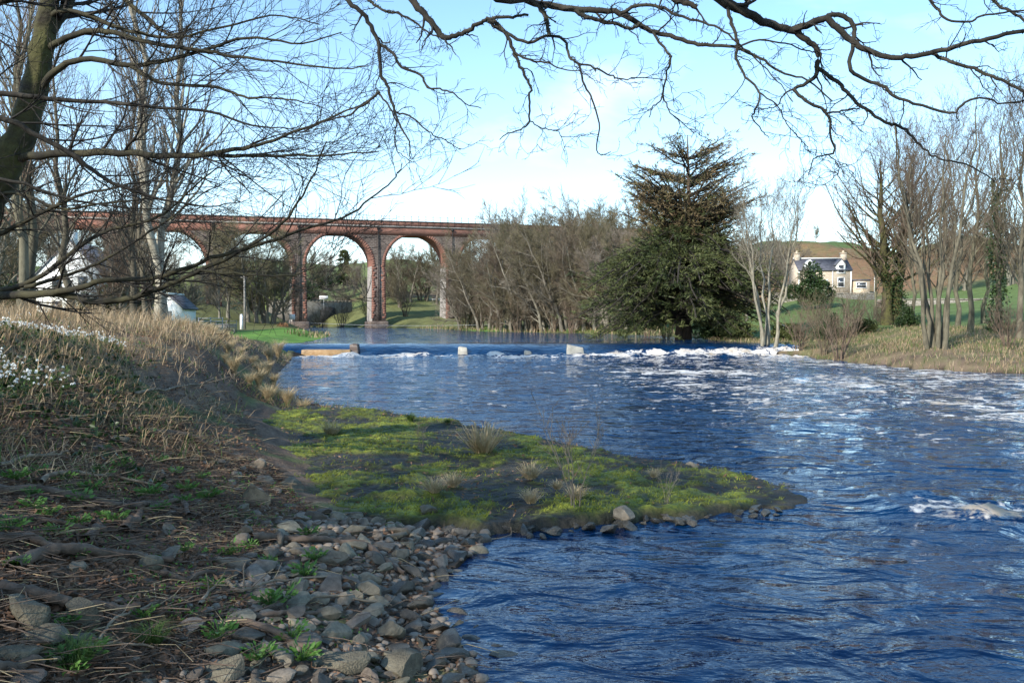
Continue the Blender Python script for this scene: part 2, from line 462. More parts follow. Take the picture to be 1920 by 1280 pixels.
CTRL += [(-13.6, 45, .9), (-17, 46, 1.4), (-20, 53, 1.15), (-16, 57, .95), (-20, 80, 1.1), (-25, 100, 1.25), (-32, 128, 1.5), (-15.5, 54, .8), (-40, 60, 2.2), (-40, 90, 2.3),
         (-60, 120, 4), (-20, 35, 2.1), (-25, 25, 2.2), (-15, 15, 2.15), (-30, 12, 2.6), (-12, 6, 1.75), (-8, 3, 1.3), (-3, 0, .75), (-1, -3, .65), (-6, -6, 1.3), (2, -8, .5), (-20, -10, 2.5), (-45, -30, 4), (0, -40, 2),
         (19.5, 50, .45), (25, 50, 1.1), (30, 60, 1.6), (40, 70, 2.0), (23, 40, .5), (30, 42, .9), (35, 50, 1.4), (27, 34, .5), (50, 100, 3.6), (52, 135, 6.6), (60, 150, 7.6), (30, 100, 2.2),
         (15.5, 80, 1.1), (17, 100, 1.6), (6, 112, 1.4), (-4, 125, 1.3), (30, 140, 4), (0, 165, 2), (70, 60, 2.5), (90, 100, 5), (45, 35, 1.4), (40, 10, 1.2), (60, -30, 2), (-12, 150, 1.4), (-45, 150, 2.6),
         (90, 260, 27), (140, 260, 27), (40, 260, 23), (0, 280, 20), (-40, 280, 20), (-90, 280, 21), (-160, 250, 18), (180, 180, 20), (120, 160, 12), (0, 420, 24), (200, 400, 30), (-200, 400, 26),
         (0, 210, 5.5), (-40, 205, 5.5), (-80, 170, 5), (-30, 240, 12), (60, 200, 13), (100, 200, 16), (-100, 100, 8), (-120, 30, 8), (120, 30, 5)]
CTRL = np.array(CTRL)
def warp(x, y):
    r = np.hypot(x, y) + 1e-6
    k = np.log1p(r / 4) / r
    return x * k * 2, y * k
def tps_k(d2): return .5 * d2 * np.log(d2 + 1e-9)
_cx, _cy = warp(CTRL[:, 0], CTRL[:, 1])
_n = len(CTRL)
_K = tps_k((_cx[:, None] - _cx) ** 2 + (_cy[:, None] - _cy) ** 2) + np.eye(_n) * .004
_Pm = np.stack([np.ones(_n), _cx, _cy], 1)
_A = np.block([[_K, _Pm], [_Pm.T, np.zeros((3, 3))]])
_W = np.linalg.solve(_A, np.concatenate([CTRL[:, 2], np.zeros(3)]))
def land_h(x, y):
    x = np.asarray(x, float); y = np.asarray(y, float); sh = x.shape
    wx, wy = warp(x.ravel(), y.ravel()); out = np.empty(len(wx))
    for s in range(0, len(wx), 20000):
        a, b = wx[s:s + 20000], wy[s:s + 20000]
        out[s:s + 20000] = tps_k((a[:, None] - _cx) ** 2 + (b[:, None] - _cy) ** 2) @ _W[:_n] + _W[_n] + a * _W[_n + 1] + b * _W[_n + 2]
    return out.reshape(sh)
def height(x, y):
    x = np.asarray(x, float); y = np.asarray(y, float)
    sd = poly_sd(x, y, POLY)
    w = np.where(y > 56, UP, np.where(y > 52, .3, 0.0)) + 0.0
    r = np.hypot(x, y)
    H = land_h(x, y)
    H = np.where(r > 420, 24 + (H - 24) * np.exp(-(r - 420) / 100), H)
    # broken ground: small relief near, tussocks and eroded lip on the left bank
    lawn = sstep(52, 57, y) * sstep(-36, -33, x) * (x < 0) * (y < 135)
    near = 1 - sstep(25, 60, r)
    H = H + (fbm(x * 1.1, y * 1.1, 3, 5) - .5) * (.10 + .30 * sstep(11, 16, y) * (x < 0)) * (1 - lawn) * (1 - sstep(60, 160, r) * .3)
    H = H + (fbm(x * 4, y * 4, 8, 2) - .5) * .035 * near
    H = H + (fbm(x * .05, y * .05, 5, 4) - .5) * 6 * sstep(150, 300, r)
    H = np.maximum(H, w + .04)
    wid = .35 + .03 * r + .8 * lawn
    up = w + .02 + (H - w - .02) * sstep(0, 1, np.clip(sd, 0, None) / wid)
    dn = w - .03 - np.minimum(.9, .22 * np.clip(-sd, 0, None) + .02 * np.clip(-sd, 0, None) ** 2)
    return np.where(sd > 0, up, dn)
def hz1(x, y): return float(height(np.array([x]), np.array([y]))[0])
_hd = np.geomspace(3.0, 420, 900)
def hit(px, py, lift=0.0):
    """where the view ray meets the ground"""
    r = ray(px, py); r = r / r[1]
    P = EYE + _hd[:, None] * r
    h = height(P[:, 0], P[:, 1])
    below = np.nonzero(P[:, 2] < h)[0]
    if not len(below): i = len(_hd) - 1
    else: i = below[0]
    if i == 0: p = P[0]
    else:
        a, b = P[i - 1], P[i]; da, db = a[2] - h[i - 1], b[2] - h[i]
        p = a + (b - a) * (da / (da - db + 1e-9))
    return np.array([p[0], p[1], hz1(p[0], p[1]) + lift])
def on(x, y, lift=0.0): return np.array([x, y, hz1(x, y) + lift])

# ------------------------------------------------------------------ ground sheet
def build_ground():
    radii = np.concatenate([[0.0, .5], np.geomspace(1.2, 3, 16)[:-1], np.geomspace(3, 14, 150)[:-1], np.geomspace(14, 900, 140), [1500, 2600]])
    ang = np.concatenate([np.linspace(-46, 46, 520), np.linspace(46, 314, 110)[1:-1]])
    a = np.radians(ang)
    X = radii[:, None] * np.sin(a)[None]; Y = radii[:, None] * np.cos(a)[None]
    Z = height(X, Y)
    V = np.stack([X, Y, Z], -1).reshape(-1, 3)
    nr, na = len(radii), len(ang)
    idx = np.arange(nr * na).reshape(nr, na); nx = np.roll(idx, -1, 1)
    Q = np.stack([idx[:-1], idx[1:], nx[1:], nx[:-1]], -1).reshape(-1, 4)
    x, y, z = X.ravel(), Y.ravel(), Z.ravel()
    r = np.hypot(x, y)
    sd = poly_sd(x, y, POLY)
    soil = np.array([.105, .072, .052]); litter = np.array([.185, .126, .088]); lawn = np.array([.120, .225, .040]); straw = np.array([.23, .165, .10])
    brack = np.array([.22, .125, .062]); rough = np.array([.13, .135, .05]); grass = np.array([.075, .135, .030]); bed = np.array([.030, .022, .014])
    field = np.array([.105, .150, .046])
    col = np.tile(soil, (len(x), 1))
    def mixc(c, w):
        nonlocal col
        col = col * (1 - w[:, None]) + c * w[:, None]
    f1 = fbm(x * .9, y * .9, 21); f2 = fbm(x * .12, y * .12, 22); f3 = fbm(x * 3.5, y * 3.5, 23)
    mixc(litter, sstep(.42, .62, f3) * .9)
    mixc(grass, sstep(.56, .72, f1) * .55 * (r < 30))
    mixc(straw, sstep(1.25, 1.75, z) * (r < 60) * (x < -3) * sstep(.3, .6, f1 * .6 + f3 * .4))
    far = sstep(45, 60, r)
    mixc(rough, far * (y > 0))
    rb = (x > 14) * (y < 90) * (y > 10)
    mixc(straw, rb * sstep(.35, .6, f1) * .8)
    mixc(rough, rb * sstep(.5, .75, f3) * .7)
    mixc(field, (x > 10) * sstep(.0, 4, x - 13 - .05 * (y - 60)) * sstep(60, 66, y) * (1 - sstep(126, 132, y)) * (x > 14))
    mixc(brack, (x > 30) * sstep(133, 142, y) * sstep(.2, .55, f2 * .5 + f1 * .5))
    hill = sstep(16, 24, z) * (y > 120)
    mixc(rough, hill * .6 * (f2 > .5)); mixc(field * .9, hill * sstep(24.5, 26.5, z))
    back = sstep(190, 210, y) * (x < 35)
    mixc(np.array([.13, .165, .055]), back * .9); mixc(np.array([.12, .075, .045]), back * sstep(.5, .6, f2) * (1 - sstep(8, 14, z)))
    lw = sstep(52.5, 54.5, y) * (x < 0) * (x > -34) * (1 - sstep(128, 132, y)) * sstep(-34, -32, x)
    mixc(lawn, lw)
    mixc(bed, (sd < .02) * 1.0)
    at_ = np.concatenate([col, np.ones((len(col), 1))], 1).astype(np.float32)
    m = bpy.data.materials.new('ground'); m.use_nodes = True
    N, Lk = m.node_tree.nodes, m.node_tree.links; b = N['Principled BSDF']; b.inputs['Roughness'].default_value = .95; b.inputs['Specular IOR Level'].default_value = .15
    vc = N.new('ShaderNodeVertexColor'); vc.layer_name = 'soil'
    t = N.new('ShaderNodeTexCoord')
    nz = N.new('ShaderNodeTexNoise'); nz.inputs['Scale'].default_value = 14; nz.inputs['Detail'].default_value = 8; nz.inputs['Roughness'].default_value = .7
    Lk.new(t.outputs['Object'], nz.inputs['Vector'])
    mr = N.new('ShaderNodeMapRange'); mr.inputs[1].default_value = .3; mr.inputs[2].default_value = .7; mr.inputs[3].default_value = .55; mr.inputs[4].default_value = 1.45
    Lk.new(nz.outputs[0], mr.inputs[0])
    n2 = N.new('ShaderNodeTexNoise'); n2.inputs['Scale'].default_value = .7; n2.inputs['Detail'].default_value = 6
    Lk.new(t.outputs['Object'], n2.inputs['Vector'])
    mr2 = N.new('ShaderNodeMapRange'); mr2.inputs[1].default_value = .3; mr2.inputs[2].default_value = .7; mr2.inputs[3].default_value = .75; mr2.inputs[4].default_value = 1.25
    Lk.new(n2.outputs[0], mr2.inputs[0])
    mu = N.new('ShaderNodeMath'); mu.operation = 'MULTIPLY'; Lk.new(mr.outputs[0], mu.inputs[0]); Lk.new(mr2.outputs[0], mu.inputs[1])
    vm = N.new('ShaderNodeVectorMath'); vm.operation = 'SCALE'; Lk.new(vc.outputs[0], vm.inputs[0]); Lk.new(mu.outputs[0], vm.inputs['Scale'])
    Lk.new(vm.outputs[0], b.inputs['Base Color'])
    bp = N.new('ShaderNodeBump'); bp.inputs['Strength'].default_value = .7; bp.inputs['Distance'].default_value = .04
    n3 = N.new('ShaderNodeTexNoise'); n3.inputs['Scale'].default_value = 25; n3.inputs['Detail'].default_value = 6
    Lk.new(t.outputs['Object'], n3.inputs['Vector']); Lk.new(n3.outputs[0], bp.inputs['Height']); Lk.new(bp.outputs[0], b.inputs['Normal'])
    me = np_mesh('ground', V, [Q], m, True)
    ca = me.color_attributes.new('soil', 'FLOAT_COLOR', 'POINT'); ca.data.foreach_set('color', at_.ravel())
    tag(link('ground', me), 'river banks, lawn, fields and hills', kind='structure')
build_ground()

# ------------------------------------------------------------------ river
def foam_density(x, y):
    """how much froth lies on the water, by place"""
    f = np.zeros_like(x)
    d = 52.3 - y
    f = np.maximum(f, np.where(y > 51.6, np.exp(-((y - 51.6) / .75) ** 2), np.exp(-(51.6 - y) / 4.5)) * sstep(-14.5, -13, x) * (.72 + .62 * fbm(x * .3, y * 0 + 2, 38, 2)))
    f = np.maximum(f, .74 * np.exp(-np.clip(d, 0, 99) / 8.0) * (y < 52.0))
    f = np.maximum(f, (.50 + .42 * fbm(x * .22, y * .22, 33, 2)) * sstep(-6, 8, x - .12 * (30 - y)) * sstep(9, 15, y) * (y < 52))
    f = np.maximum(f, .56 * sstep(-12, -2, x) * sstep(14, 22, y) * (y < 52))
    # rapid beside the tip of the mossy slab
    a = np.exp(-((y - 9.8 + .12 * (x - 6)) / .8) ** 2) * sstep(3.8, 5.4, x)
    f = np.maximum(f, 1.0 * a)
    f = np.maximum(f, .42 * np.exp(-((y - 8.0 - .2 * (x - 5)) / 1.2) ** 2) * sstep(3.6, 5.2, x))
    # whitewater where the weir breaks against the right bank
    f = np.maximum(f, 1.0 * np.exp(-((y - 51.8 - .12 * np.clip(x - 8, 0, 9)) / 1.5) ** 2) * sstep(3, 7, x))
    f = np.where(y > 54.2, 0.0, f)
    return f
def wave_z(x, y):
    z = water_z(x, y)
    up = y > 56.5
    rough = .5 + 1.0 * sstep(-4, 6, x - .15 * (25 - y)) * sstep(8.5, 13, y)
    rough = np.where(up, .85, rough) * (1 - .80 * sstep(52.2, 52.8, y) * (1 - sstep(57, 62, y)))
    # flow comes down the river and swings to the right: crests lie across it
    z = z + rough * .085 * (fbm(x * .55 + y * .12, y * 1.15 - x * .2, 41, 4) - .5)
    z = z + rough * .055 * (fbm(x * 1.7 + y * .5, y * 3.0 - x * .6, 51, 3) - .5)
    near = 1 - sstep(9, 14, y)
    z = z + near * .018 * (fbm(x * 2.6 + y * 1.1, y * 5.2 - x * 1.2, 61, 3) - .5)
    a = np.exp(-((y - 9.9 + .12 * (x - 6)) / .9) ** 2) * sstep(3.8, 5.6, x)
    z = z + a * (.06 + .40 * (fbm(x * 1.5, y * 2.2, 71, 4) - .42))
    # boil at the foot of the weir, higher towards the right bank
    b = np.exp(-((y - 51.3) / 1.0) ** 2)
    z = z + b * (.03 + .55 * np.clip(fbm(x * .9, y * .8, 81, 4) - .36, 0, 1) + .25 * np.clip(fbm(x * 3, y * 3, 83, 3) - .4, 0, 1)) * sstep(-14, -12, x)
    c = np.exp(-((y - 52.2 - .12 * np.clip(x - 8, 0, 9)) / 1.1) ** 2) * sstep(3, 8, x)
    z = z + c * (.55 * np.clip(fbm(x * 1.1, y * 1.1, 91, 4) - .3, 0, 1) + .35 * np.clip(fbm(x * 3.5, y * 3.5, 93, 3) - .4, 0, 1))
    return z
def build_water():
    rows = np.concatenate([np.geomspace(1.2, 50.5, 300), np.linspace(50.5, 58, 70)[1:], np.geomspace(58, 240, 60)[1:]])
    u = np.concatenate([np.linspace(-1.0, -.62, 30)[:-1], np.linspace(-.62, .66, 400), np.linspace(.66, 1.8, 40)[1:]])
    X = rows[:, None] * u[None]; Y = np.repeat(rows[:, None], len(u), 1)
    sd = poly_sd(X, Y, POLY)
    Z = wave_z(X, Y)
    keep = sd < .6 + .02 * Y
    nr, nu = X.shape
    idx = np.arange(nr * nu).reshape(nr, nu)
    k = keep[:-1, :-1] & keep[1:, :-1] & keep[1:, 1:] & keep[:-1, 1:]
    Q = np.stack([idx[:-1, :-1], idx[:-1, 1:], idx[1:, 1:], idx[1:, :-1]], -1)[k]
    used = np.unique(Q); remap = np.full(nr * nu, -1); remap[used] = np.arange(len(used))
    V = np.stack([X, Y, Z], -1).reshape(-1, 3)[used]
    fd = foam_density(X, Y).ravel()[used].astype(np.float32)
    m = bpy.data.materials.new('water'); m.use_nodes = True
    N, Lk = m.node_tree.nodes, m.node_tree.links; b = N['Principled BSDF']; out = N['Material Output']
    b.inputs['Base Color'].default_value = (.001, .022, .072, 1); b.inputs['Specular IOR Level'].default_value = .55  # blue base stands in for reflected sky; the peaty water is not blue
    b.inputs['Roughness'].default_value = .035; b.inputs['IOR'].default_value = 1.34
    t = N.new('ShaderNodeTexCoord')
    def mapped(sc, rot):
        mp = N.new('ShaderNodeMapping'); mp.inputs['Scale'].default_value = sc; mp.inputs['Rotation'].default_value = (0, 0, rot)
        Lk.new(t.outputs['Object'], mp.inputs[0]); return mp.outputs[0]
    def noise(vec, sc, det, rgh=.55, dis=0.0):
        n = N.new('ShaderNodeTexNoise'); n.inputs['Scale'].default_value = sc; n.inputs['Detail'].default_value = det
        n.inputs['Roughness'].default_value = rgh; n.inputs['Distortion'].default_value = dis; Lk.new(vec, n.inputs['Vector']); return n.outputs[0]
    def mth(op, a, c, clamp=False):
        n = N.new('ShaderNodeMath'); n.operation = op; n.use_clamp = clamp
        for i, v in enumerate((a, c)):
            if isinstance(v, (int, float)): n.inputs[i].default_value = v
            else: Lk.new(v, n.inputs[i])
        return n.outputs[0]
    r1 = noise(mapped((1, 1.7, 1), .25), 1.15, 4, .42, 1.1)
    r2 = noise(mapped((1, 2.0, 1), -.3), 7.5, 3, .5, .4)
    hgt = mth('ADD', mth('MULTIPLY', r1, 1.0), mth('MULTIPLY', r2, .10))
    bp = N.new('ShaderNodeBump'); bp.inputs['Strength'].default_value = 1.0; bp.inputs['Distance'].default_value = .18
    ra = N.new('ShaderNodeAttribute'); ra.attribute_name = 'ripple'; Lk.new(ra.outputs['Fac'], bp.inputs['Strength'])
    Lk.new(hgt, bp.inputs['Height']); Lk.new(bp.outputs[0], b.inputs['Normal'])
    # froth: real flecks and streaks lying on the surface
    fa = N.new('ShaderNodeAttribute'); fa.attribute_name = 'foam'
    fn = mth('ADD', mth('MULTIPLY', noise(mapped((.75, 1.0, 1), .15), 1.3, 9, .68, 1.0), .72), mth('MULTIPLY', noise(mapped((1, 1, 1), .5), 6, 6, .65, .4), .28))
    thr = mth('SUBTRACT', .79, mth('MULTIPLY', fa.outputs['Fac'], .37))
    fm = mth('MULTIPLY', mth('SUBTRACT', fn, thr), 18.0, True)
    fb = N.new('ShaderNodeBsdfPrincipled'); fb.inputs['Roughness'].default_value = .8
    fcr = N.new('ShaderNodeValToRGB'); fcr.color_ramp.elements[0].position = .35; fcr.color_ramp.elements[0].color = (.44, .35, .25, 1)
    fcr.color_ramp.elements[1].position = .62; fcr.color_ramp.elements[1].color = (.76, .75, .72, 1)
    Lk.new(noise(mapped((1, 1, 1), .9), .9, 6, .7), fcr.inputs[0]); Lk.new(fcr.outputs[0], fb.inputs['Base Color'])
    b2 = N.new('ShaderNodeBump'); b2.inputs['Strength'].default_value = .8; b2.inputs['Distance'].default_value = .1
    Lk.new(fn, b2.inputs['Height']); Lk.new(b2.outputs[0], fb.inputs['Normal'])
    ms = N.new('ShaderNodeMixShader'); Lk.new(mth('MULTIPLY', fm, .93), ms.inputs[0]); Lk.new(b.outputs[0], ms.inputs[1]); Lk.new(fb.outputs[0], ms.inputs[2])
    Lk.new(ms.outputs[0], out.inputs[0])
    me = np_mesh('river', V, [remap[Q]], m, True)
    at_ = me.attributes.new('foam', 'FLOAT', 'POINT'); at_.data.foreach_set('value', fd)
    vy, vx = V[:, 1], V[:, 0]; rp_ = 1 - .72 * sstep(52.2, 52.9, vy) * (1 - sstep(55, 62, vy)); rp_ = rp_ * (1 + .5 * sstep(60, 75, vy)); rp_ *= .62 + .38 * sstep(9, 13, vy + .6 * np.clip(vx, 0, 6)); rp_ *= .7 + .6 * fbm(vx * .35, vy * .35, 77, 3)
    ar = me.attributes.new('ripple', 'FLOAT', 'POINT'); ar.data.foreach_set('value', rp_.astype(np.float32))
    tag(link('river', me), 'blue rippled river with a low weir and white froth', kind='structure')
build_water()
# ------------------------------------------------------------------ weir blocks and sill
def weir_block(px, py_top, py_foot, wpx, label, lean=0.0, dep=.9, m='concrete', d=52.6):
    p = at(px, py_foot, d); w = wpx * d / F; h = (py_foot - py_top) * d / F
    z0 = -.5
    b = MB()
    x0, x1 = p[0] - w / 2, p[0] + w / 2
    top = p[2] + h
    V = [(x0, d - .25, z0), (x1 + .05, d - .25, z0), (x1 + .05, d + dep, z0), (x0, d + dep, z0),
         (x0 + .04, d - .10, top), (x1 - .08, d - .06, top - lean), (x1 - .12, d + dep - .2, top - lean * 1.1), (x0 + .08, d + dep - .15, top + .03)]
    b.add(V, [(0, 3, 2, 1), (4, 5, 6, 7), (0, 1, 5, 4), (1, 2, 6, 5), (2, 3, 7, 6), (3, 0, 4, 7)])
    o = b.build('weir_block', M[m])
    bv = o.modifiers.new('bevel', 'BEVEL'); bv.width = .05; bv.segments = 2
    tag(o, label, 'block', 'concrete blocks standing in the weir')
weir_block(664, 645, 668, 18, 'dark wet upright block in the weir nearest the green lawn', 0, 1.0, 'dark_stone')
weir_block(868, 650, 667, 20, 'small dark upright block in the middle of the weir', .05, .9, 'concrete')
weir_block(990, 657, 667, 17, 'low pale block half drowned in the weir foam', .05, .7, 'concrete')
weir_block(1079, 646, 667, 34, 'largest pale sloping concrete block in the weir', .18, 1.0, 'concrete')
b = MB(); pa, pb = at(566, 664, 52.4), at(658, 664, 52.4)
b.box(pa[0], pb[0], 52.2, 53.2, -.4, .43)
o = b.build('weir_sill', M['wet_concrete']); bv = o.modifiers.new('bevel', 'BEVEL'); bv.width = .06; bv.segments = 2
tag(o, 'straight ochre concrete sill at the lawn end of the weir', 'sill')

# ------------------------------------------------------------------ viaduct
TH = R(22); SP = 15.0; D0 = 154.4
v0 = at(562, 600, D0)
vi = empty('railway_viaduct', (v0[0], v0[1], 0), TH)
tag(vi, 'red brick and dark stone railway viaduct with tall round arches', 'viaduct')
PW, PD, SPR, RAD = 2.5, 4.5, 12.5, 6.25
GR = .014                                       # the deck climbs gently to the right
I0, I1 = -3, 5
def zt(x, z): return z + GR * x
for i in range(I0, I1 + 1):
    c = i * SP
    b = MB()
    k = .16                                     # batter
    zt_ = SPR + GR * c
    V = [(c - PW / 2 - k, -k, -1), (c + PW / 2 + k, -k, -1), (c + PW / 2 + k, PD + k, -1), (c - PW / 2 - k, PD + k, -1),
         (c - PW / 2, 0, zt_), (c + PW / 2, 0, zt_), (c + PW / 2, PD, zt_), (c - PW / 2, PD, zt_)]
    b.add(V, [(0, 1, 5, 4), (2, 3, 7, 6), (0, 3, 2, 1), (4, 5, 6, 7)])
    p = b.build('pier', M['dark_stone'], vi)
    s = MB(); e = .004
    for sx in (-1, 1):                          # side faces grey, with their sunlit brightness put into a paler stone colour
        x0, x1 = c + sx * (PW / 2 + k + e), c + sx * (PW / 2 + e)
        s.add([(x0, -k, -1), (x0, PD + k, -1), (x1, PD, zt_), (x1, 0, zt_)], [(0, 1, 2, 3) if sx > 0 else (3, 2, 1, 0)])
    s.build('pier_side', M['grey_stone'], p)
    q = MB(); z = 2.6; n = 0                    # brick quoins toothed into the stone, front corners
    while z < zt_ - .2:
        f = z / zt_; kk = k * (1 - f)
        for sx in (-1, 1):
            L = (.72 if (n + (sx > 0)) % 2 else .5) + random.uniform(-.2, .25)
            xo = c + sx * (PW / 2 + kk + .012); xi = xo - sx * L
            q.box(min(xo, xi), max(xo, xi), -kk - .012, .5, z + .004, z + .446)
        z += .45; n += 1
    tag(q.build('quoins', M['red_brick'], p), kind='stuff')
    ft = MB(); ft.box(c - PW / 2 - .55, c + PW / 2 + .55, -.55, PD + .55, -1.5, 1.9 + .2 * random.random())
    o = ft.build('pier_base', M['dark_stone'], p); bv = o.modifiers.new('bevel', 'BEVEL'); bv.width = .25; bv.segments = 2
    dp = MB(); dp.cyl((c - .12, -k - .14, 1.5), (c - .12, -.14, zt(c, 19.9)), .085, n=8); dp.box(c - .34, c + .10, -.36, -.03, zt(c, 19.55), zt(c, 19.95))
    dp.build('drainpipe', M['iron'], p)
NS = 36
for i in range(I0, I1):
    c = (i + .5) * SP; g = GR * c
    th = np.linspace(math.pi, 0, NS + 1)
    ax, az = c + RAD * np.cos(th), SPR + g + RAD * np.sin(th)
    xs = np.concatenate([[i * SP], ax, [(i + 1) * SP]]); lo = np.concatenate([[SPR + GR * i * SP - .05], az, [SPR + GR * (i + 1) * SP - .05]])
    b = MB(); hi = np.full(len(xs), 18.55) + GR * xs; hi = np.maximum(hi, lo)
    n = len(xs)
    for y, flip in ((0.0, False), (PD, True)):
        V = [(xs[j], y, lo[j]) for j in range(n)] + [(xs[j], y, hi[j]) for j in range(n)]
        Q = [(j, j + 1, n + j + 1, n + j) if not flip else (j + 1, j, n + j, n + j + 1) for j in range(n - 1)]
        b.add(V, Q)
    sp = b.build('spandrel', M['dark_stone'], vi)
    so = MB(); so.add([(ax[j], -.02, az[j]) for j in range(NS + 1)] + [(ax[j], PD + .02, az[j]) for j in range(NS + 1)], [(j, NS + 1 + j, NS + 2 + j, j + 1) for j in range(NS)])
    so.build('arch_soffit', M['red_brick'], vi)
    rg_ = MB(); r0, r1 = RAD, RAD + .62         # ring of brick voussoirs, every second one a little prouder
    nv = 46
    for j in range(nv):
        a0, a1 = math.pi - math.pi * (j + .02) / nv, math.pi - math.pi * (j + .98) / nv
        pr = -.025 - (.010 if j % 2 else 0.0)
        pts = [(r0 - .015, a0), (r1, a0), (r1, a1), (r0 - .015, a1)]
        V = [(c + r * math.cos(a), y, SPR + g + r * math.sin(a)) for y in (pr, .25) for r, a in pts]
        rg_.add(V, [(0, 1, 2, 3), (4, 7, 6, 5), (0, 4, 5, 1), (1, 5, 6, 2), (2, 6, 7, 3), (3, 7, 4, 0)])
    tag(rg_.build('arch_ring', M['red_brick'], vi), kind='stuff')
xa, xb = I0 * SP - 6, I1 * SP + 6
def band(name, z0, z1, y0, y1, m):
    b = MB()
    V = [(x, y, zt(x, z)) for z in (z0, z1) for y in (y0, y1) for x in (xa, xb)]
    b.add(V, [(0, 2, 3, 1), (4, 5, 7, 6), (0, 1, 5, 4), (2, 6, 7, 3), (0, 4, 6, 2), (1, 3, 7, 5)])
    return b.build(name, M[m], vi)
band('brick_band', 18.5, 20.05, -.045, PD + .045, 'red_brick')
band('string_course', 20.05, 20.32, -.22, PD + .22, 'grey_stone')
band('parapet', 20.32, 21.15, -.05, .38, 'red_brick'); band('parapet', 20.32, 21.15, PD - .38, PD + .05, 'red_brick')
cpg = band('coping', 21.15, 21.34, -.14, .46, 'dark_stone'); band('coping', 21.15, 21.34, PD - .46, PD + .14, 'dark_stone')
pm = MB(); pm.cyl((0, 0, -.9), (0, 0, 1.05), .045, .035, 6); pm.box(-.06, .06, -.06, .06, 1.02, 1.12)
pme = pm.mesh('railing_post', M['iron'])
x = xa + .4
while x < xb:
    link('railing_post', pme, vi, (x, -.24, zt(x, 21.2))); x += 1.47
for hgt in (.45, .95):
    b = MB(); b.cyl((xa, -.24, zt(xa, 21.2 + hgt)), (xb, -.24, zt(xb, 21.2 + hgt)), .022, n=5); b.build('rail', M['iron'], vi)

# ------------------------------------------------------------------ stone road wall, signs and cable beyond and before the piers
pL, pR = at(505, 600, 176), at(660, 600, 190)
def wall_between(name, A, B, zb, ztop, th, m, cop=.25):
    d = np.array([B[0] - A[0], B[1] - A[1]]); L = np.linalg.norm(d); a = math.atan2(d[1], d[0])
    root = empty(name, (A[0], A[1], 0), a)
    b = MB(); b.box(0, L, 0, th, zb, ztop); b.build('wall_body', M[m], root)
    n = int(L / .9); cm_ = MB(); cm_.box(.02, .88, -.06, th + .06, 0, cop); me = cm_.mesh('coping_stone', M[m])
    for i in range(n): link('coping_stone', me, root, (i * L / n, 0, ztop + random.uniform(0, .06) + .003))
    return root, L
rw, L = wall_between('road_wall', pL, pR, 1.0, 6.4, .6, 'wall_stone')
tag(rw, 'grey stone roadside wall seen through the viaduct arch', 'wall')
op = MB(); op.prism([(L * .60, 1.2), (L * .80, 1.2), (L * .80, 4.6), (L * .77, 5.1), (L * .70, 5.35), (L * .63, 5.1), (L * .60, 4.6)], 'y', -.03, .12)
op.build('culvert_shade_panel', M['opening_shade'], rw)  # dark panel on the wall; its colour stands in for shade inside the opening
def road_sign(px, py, d, label, shape):
    p = at(px, py, d); root = empty('road_sign', (p[0], p[1], p[2] - 2.2)); tag(root, label, 'sign')
    MB().cyl((0, 0, -.6), (0, 0, 2.2), .05, n=6).build('post', M['galvanised'], root)
    if shape == 'round':
        MB().cyl((0, -.08, 2.2), (0, -.05, 2.2), .50, n=20).build('plate', M['sign_red'], root)
        MB().cyl((0, -.095, 2.2), (0, -.082, 2.2), .36, n=20).build('plate_centre', M['white_paint'], root)
    else:
        MB().box(-.95, .95, -.06, -.02, 1.7, 2.5).build('plate', M['white_paint'], root)
        f = MB()
        for a in ((-.86, .86, 1.75, 1.79), (-.86, .86, 2.41, 2.45), (-.7, .0, 2.2, 2.28), (-.7, .45, 1.95, 2.03)): f.box(a[0], a[1], -.068, -.062, a[2], a[3])
        f.build('sign_print', M['iron'], root)
road_sign(533, 552, 177, 'small round road sign above the stone road wall', 'round')
road_sign(607, 557, 184, 'white rectangular road sign behind the tall viaduct pier', 'rect')
p = at(548, 600, 140); root = empty('notice_board', (p[0], p[1], hz1(p[0], p[1]))); tag(root, 'small white notice board at the foot of the pier by the lawn', 'sign')
MB().cyl((-.3, 0, -.4), (-.3, 0, 2.0), .05).cyl((.3, 0, -.4), (.3, 0, 2.0), .05).build('post', M['weathered_wood'], root)
MB().box(-.5, .5, -.08, -.05, 1.2, 2.1).build('board', M['white_paint'], root)
p = at(800, 560, 205); root = empty('white_barrier', (p[0], p[1], p[2] - .9)); tag(root, 'white roadside barrier glimpsed beyond the arch', 'barrier')
MB().box(0, 4.2, -.05, .05, .65, .95).build('rail', M['white_paint'], root)
for k in range(4): MB().box(.2 + 1.2 * k, .34 + 1.2 * k, .06, .2, -1.5, .9).build('post', M['white_paint'], root)
A, B = at(540, 603, 140), at(990, 606, 118)
t_ = np.linspace(0, 1, 24)[:, None]; P = A + (B - A) * t_; P[:, 2] -= .5 * np.sin(math.pi * t_[:, 0])
V, Q = tubes([(P, np.full(24, .016))], 5)
tag(link('river_cable', np_mesh('river_cable', V, Q, M['galvanised'])), 'thin pale cable slung across the river before the piers', 'cable')
for q, lab in ((A, 'post holding the river cable on the lawn bank'), (B, 'post holding the river cable on the wooded bank')):
    g = hz1(q[0], q[1]); tag(MB().cyl((q[0], q[1], g - .4), (q[0], q[1], q[2] + .15), .09, .08).cyl((q[0] - .15, q[1], q[2]), (q[0] + .15, q[1], q[2]), .03, n=6).build('cable_post', M['weathered_wood']), 'short wooden ' + lab, 'post')

